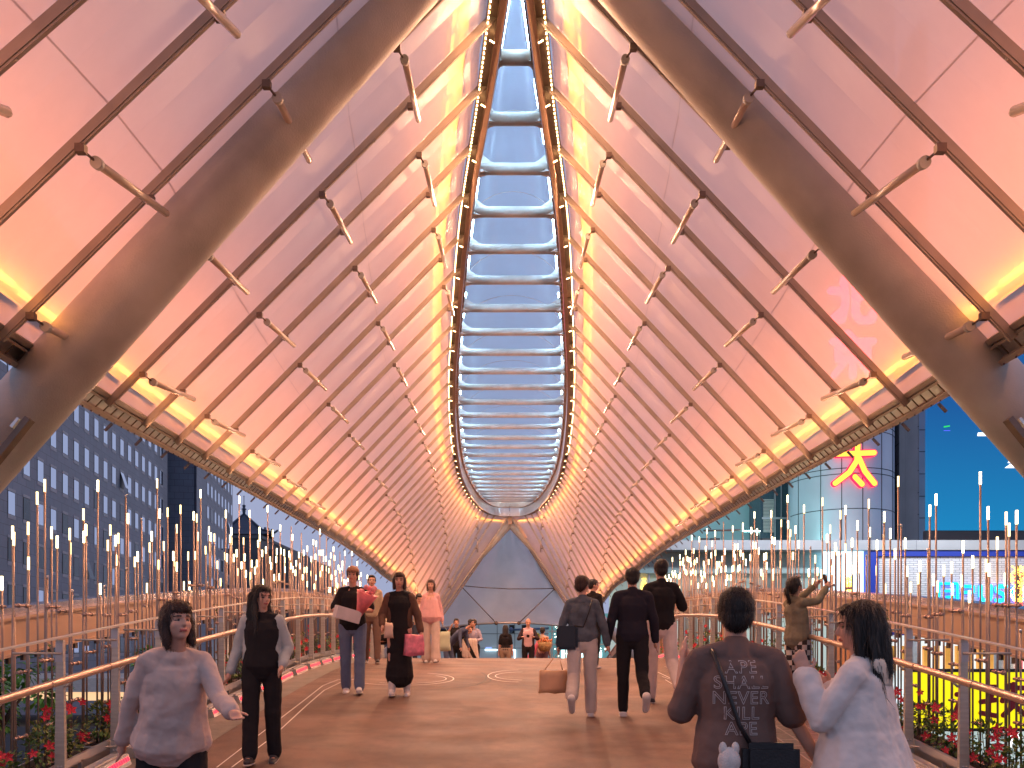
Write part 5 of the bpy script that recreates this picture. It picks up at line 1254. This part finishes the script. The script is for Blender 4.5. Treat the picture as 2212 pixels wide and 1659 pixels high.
# ---------------------------------------------------------------- things they carry
def hand(p, i): sh, el, wr = p['AR'][i]; return wr+(wr-el).normalized()*.07
def box_at(name, c, M_, sx, sy, sz, m, label, cat, bev=.01):
    g = NB(); bmesh.ops.create_cube(g, size=1, matrix=Matrix.Translation(c) @ M_.to_4x4() @ Matrix.Diagonal((sx, sy, sz, 1)))
    bmesh.ops.bevel(g, geom=list(g.edges), offset=bev, segments=2, affect='EDGES'); return single(name, g, m, c, label, cat)
def strap(o, pts, r, m): g = NB(); tube(g, pts, r, 6); return obj('strap', g, m, o)
leather = mat('black_leather', (.02,.018,.02), .35, var=.1, bump=.1, scale=20)
def phone(c, M_, label): 
    o = box_at('phone', c, M_, .072, .009, .15, leather, label, 'phone', .003); return o
h0 = hand(p16, 0).lerp(hand(p16, 1), .5)
phone(h0+Vector((.03,0,.05)), Euler((R(15),0,R(-80))).to_matrix(), 'slim dark phone held up by the woman in the olive jacket')
g = NB(); hh = p16['h']
for s in (-1, 1):
    tube(g, [hh(s*.034+.024*math.cos(a), .098, .006+.02*math.sin(a)) for a in [k*.5236 for k in range(13)]], .0016, 5); tube(g, [hh(s*.058,.096,.01), hh(s*.076,.0,.008)], .0016, 5)
tube(g, [hh(-.01,.10,.008), hh(.01,.10,.008)], .0016, 5); single('glasses', g, alu, hh(0,.09,0), 'thin-rimmed glasses on the woman in the olive jacket', 'glasses')
# bag of the man in front
J_ = p14['J']; la, fw_ = p14['lat'], p14['fw']
c = J_['pel']+la*.13-fw_*.17+Vector((0,0,-.05)); bg1 = box_at('crossbody_bag', c, p14['M'], .27, .09, .24, leather, 'black crossbody bag on the back of the man in the lettered T-shirt', 'bag', .03)
strap(bg1, [c+la*-.10+Vector((0,0,.12)), J_['wst']-fw_*.185-la*.02, J_['chs']-fw_*.18-la*.09, J_['nck']-fw_*.115-la*.13-Vector((0,0,.06)), J_['nck']+la*-.13-Vector((0,0,.02)), J_['chs']+fw_*.14-la*.05], .012, leather)
c2 = J_['pel']-la*.07-fw_*.19+Vector((0,0,-.02)); g = NB(); ball(g, c2, .055, .045, .07, 14); ball(g, c2+Vector((.01,-.01,-.09)), .05, .04, .05, 14); ball(g, c2+Vector((-.03,0,.06)), .02, .02, .035, 10); ball(g, c2+Vector((.03,0,.06)), .02, .02, .035, 10)
single('plush_toy', g, mat('white_plush', (.72,.66,.62), .9, bump=.4, scale=30), c2, 'small white plush toy hanging beside the black bag', 'toy', smooth=True)
g = NB(); c3 = J_['pel']-la*.01-fw_*.17+Vector((0,0,-.16)); rcone(g, c3, c3+Vector((.01,0,-.12)), .02, .03); single('orange_charm', g, mat('orange_charm', (.8,.12,.02), .4, emit=(1,.15,.02), es=.3, var=0), c3, 'orange charm hanging under the plush toy', 'charm')
# lettering on the T-shirt
def shirt_text(lines, obj_t, p, org, size, step, m):
    curve_objs = []
    for k, t in enumerate(lines):
        cu = bpy.data.curves.new('print', 'FONT'); cu.body = t; cu.size = size; cu.align_x = 'CENTER'; cu.fill_mode = 'NONE'; cu.bevel_depth = .0016; cu.bevel_resolution = 1; cu.resolution_u = 4; cu.space_character = 1.08
        tmp = bpy.data.objects.new('t', cu); COL.objects.link(tmp); bpy.context.view_layer.update()
        me = bpy.data.meshes.new_from_object(tmp.evaluated_get(bpy.context.evaluated_depsgraph_get())); bpy.data.objects.remove(tmp)
        me.transform(Matrix.Translation(org+Vector((0,0,-step*k))) @ (p['M'].to_4x4()) @ Matrix.Rotation(R(90), 4, 'X'))
        # lay onto the cloth
        bvh_o = obj_t; from mathutils.bvhtree import BVHTree
        vs = [v.co+WL[obj_t.name] for v in obj_t.data.vertices]; bv = BVHTree.FromPolygons(vs, [tuple(q.vertices) for q in obj_t.data.polygons])
        for v in me.vertices:
            rel = (v.co-org).dot(p['fw'])
            hit = bv.ray_cast(v.co-p['fw']*.5, p['fw'])
            if hit[0] is not None: v.co = hit[0]+p['fw']*(rel-.001)
        me.transform(Matrix.Translation(-WL[obj_t.name])); me.materials.append(m)
        o = bpy.data.objects.new('print', me); COL.objects.link(o); o.parent = obj_t; o.location = (0,0,0)
shirt_text(['APE', 'SHALL', 'NEVER', 'KILL', 'APE'], p14['top'], p14, J_['nck']-Vector((0,0,.15))-fw_*.05, .088, .075, mat('white_print', (.62,.52,.5), .6, var=0))
# denim woman: crossbody bag and tan shopping bag
J_ = p11['J']; la, fw_ = p11['lat'], p11['fw']
c = J_['pel']-la*.17-fw_*.12+Vector((0,0,.02)); b2 = box_at('shoulder_bag', c, p11['M'], .25, .09, .28, leather, 'black shoulder bag on the hip of the woman in the denim jacket', 'bag', .03)
strap(b2, [c+la*.08+Vector((0,0,.14)), J_['wst']-fw_*.16+la*.02, J_['chs']-fw_*.16+la*.09, J_['nck']-fw_*.08+la*.12-Vector((0,0,.04))], .010, leather)
def tote(c, w_, h_, m, label, hp, ang=0, d_=.10):
    g = NB(); Mz = Matrix.Rotation(ang, 3, 'Z')
    q = lambda x, y, z: c+Mz @ Vector((x, y, z))
    hexa(g, [q(-w_*.5,-d_/2,-h_/2),q(w_*.5,-d_/2,-h_/2),q(w_*.5,d_/2,-h_/2),q(-w_*.5,d_/2,-h_/2),q(-w_*.46,-d_/5,h_/2),q(w_*.46,-d_/5,h_/2),q(w_*.46,d_/5,h_/2),q(-w_*.46,d_/5,h_/2)])
    bmesh.ops.subdivide_edges(g, edges=list(g.edges), cuts=3, use_grid_fill=True)
    for v in g.verts: v.co += Vector((noise.noise(v.co*9), noise.noise(v.co*9+Vector((5,0,0))), noise.noise(v.co*9+Vector((0,7,0)))))*.018
    o = single('carrier_bag', g, m, c, label, 'bag', smooth=True)
    strap(o, [q(-w_*.3,0,h_/2), hp+Vector((0,0,.0)), q(w_*.3,0,h_/2)], .006, m); return o
hp = hand(p11, 0); tote(at(1196, 1472, 9.85), .36, .27, mat('tan_bag', (.62,.36,.2), .6, var=.1), 'tan shopping bag swinging from the hand of the woman in denim', hp, .2)
hp = hand(p5, 0)+Vector((0,0,0)); hpr = max((hand(p5, 0), hand(p5, 1)), key=lambda v: v.x)
tote(hpr+Vector((.02,0,-.34)), .27, .38, mat('pale_green_bag', (.55,.62,.42), .5, var=.1), 'pale green carrier bag held by the woman in pink', hpr, 0)
hpr = max((hand(p4, 0), hand(p4, 1)), key=lambda v: v.x); tote(hpr+Vector((-.10,-.08,-.12)), .27, .28, mat('pink_bag', (.75,.2,.28), .35, var=.3, scale=12), 'shiny pink package carried by the woman in the brown jacket', hpr, .5)
hpl = min((hand(p4, 0), hand(p4, 1)), key=lambda v: v.x); tote(hpl+Vector((.10,-.10,-.02)), .11, .2, mat('cream_bag', (.7,.5,.38), .5), 'small cream pouch on the other side of the brown jacket', hpl, 0, .06)
hm = hand(p3, 0).lerp(hand(p3, 1), .5)
box_at('gift_box', hm+Vector((-.02,-.10,-.06)), Euler((.1,.25,.5)).to_matrix(), .34, .18, .17, mat('white_card', (.7,.62,.6), .6), 'white cardboard box held by the person in the black T-shirt', 'box', .006)
cb = hm+Vector((.20,-.06,.10)); BQ = empty('bouquet', cb, 'pink wrapped bouquet in the arm of the person in the black T-shirt', 'bouquet')
g = NB(); tube(g, [cb+Vector((-.08,0,-.2)), cb+Vector((-.02,0,-.05)), cb+Vector((.05,-.02,.13))], .1, 12, radii=[.03,.08,.15]); obj('wrapping', g, mat('pink_wrap', (.75,.16,.17), .5, var=.3, scale=9), BQ)
g = NB(); rnd = random.Random(4)
for k in range(16): ball(g, cb+Vector((.05+rnd.uniform(-.11,.11), -.03+rnd.uniform(-.06,.06), .14+rnd.uniform(-.03,.07))), .035, seg=8)
obj('blossoms', g, mat('pink_blossom', (.8,.3,.32), .6), BQ)
# cap on p3 head and guard
def cap(p, m, label):
    h = p['h']; g = NB(); MM = Matrix.Translation(h(0,-.012,.055)) @ p['HM'].to_4x4() @ Matrix.Diagonal((.088*p['S'], .102*p['S'], .085*p['S'], 1))
    bmesh.ops.create_uvsphere(g, u_segments=20, v_segments=12, radius=1, matrix=MM)
    inv = p['HM'].transposed(); c0 = h(0,0,0)
    bmesh.ops.delete(g, geom=[f_ for f_ in g.faces if (inv @ (f_.calc_center_median()-c0)).z < .05], context='FACES')
    t = single('cap', g, m, h(0,0,.06), label, 'cap', smooth=True)
    g = NB(); pts = [h(.07*math.cos(R(a)), .075+.085*math.sin(R(a)), .055-.01*math.sin(R(a))) for a in range(0, 181, 15)]; poly(g, pts, (0,0,.006)); obj('brim', g, m, t)
cap(p11b, leather, 'black cap on the guard behind the denim jacket'); cap(p3, mat('brown_cap', (.30,.14,.08), .7), 'brown cap worn by the person carrying the bouquet')
# coat over the arms of p7, phone of p9, basket and pink bag of p10
hm = hand(p7, 0).lerp(hand(p7, 1), .5); g = NB()
for k in range(6): rcone(g, hm+Vector((-.17+.065*k,-.05,.03)), hm+Vector((-.17+.075*k,-.06,-.42-.05*(k % 2))), .05, .06)
me = fuse(g, .012, 2, .02); me.transform(Matrix.Translation(-hm)); me.materials.append(mat('cream_coat', (.62,.5,.42), .8)); me.materials.append(black_c)
for f_ in me.polygons:
    q = f_.center
    if abs(q.x*1.2+q.z*.6+.12) < .07: f_.material_index = 1
o = bpy.data.objects.new('folded_coat', me); COL.objects.link(o); o.location = hm; WL[o.name] = hm; tag(o, 'cream and black coat draped over the arms of the person in lavender', 'coat')
phone(hand(p9, 0).lerp(hand(p9, 1), .5)+Vector((0,-.03,.02)), Euler((R(60),0,0)).to_matrix(), 'phone in the hands of the bald man')
phone(hand(p5b, 0).lerp(hand(p5b, 1), .5)+Vector((0,-.03,.02)), Euler((R(50),0,0)).to_matrix(), 'phone held by the woman looking down')
c = p10['J']['chs']+Vector((.05,-.26,-.08)); BK = empty('flower_basket', c, 'woven basket of flowers carried on a back beyond the crest', 'basket')
g = NB(); tube(g, [c+Vector((0,0,-.22)), c+Vector((0,0,-.1)), c+Vector((0,0,.06))], .2, 16, radii=[.13,.2,.23]); obj('basket', g, mat('wicker', (.42,.27,.12), .7, var=.4, scale=30, bump=.5), BK)
g = NB()
for k in range(22): ball(g, c+Vector((rnd.uniform(-.2,.2), rnd.uniform(-.12,.12), .08+rnd.uniform(0,.1))), .035, seg=6)
obj('blooms', g, mat('orange_bloom', (.75,.25,.1), .6, var=.6, scale=18), BK)
g = NB()
for k in range(120):
    v = Vector((rnd.gauss(0,1), rnd.gauss(0,1), abs(rnd.gauss(0,1)))).normalized(); leaf(g, c+Vector((-.22+v.x*.06, v.y*.05, .15+v.z*.12)), v, basis(v)[0], .08, .02, 0)
obj('green_sprig', g, mat('fresh_green', (.35,.45,.08), .5), BK)
g = NB(); a = c+Vector((-.16,-.05,.12)); rcone(g, a, a+Vector((-.42,-.02,-.86)), .03, .13, (1,0,0), 1.2); single('long_pink_bag', g, mat('pink_sleeve', (.75,.16,.26), .5, var=.1), a, 'long pink sleeve bag hanging beside the flower basket', 'bag', smooth=True)
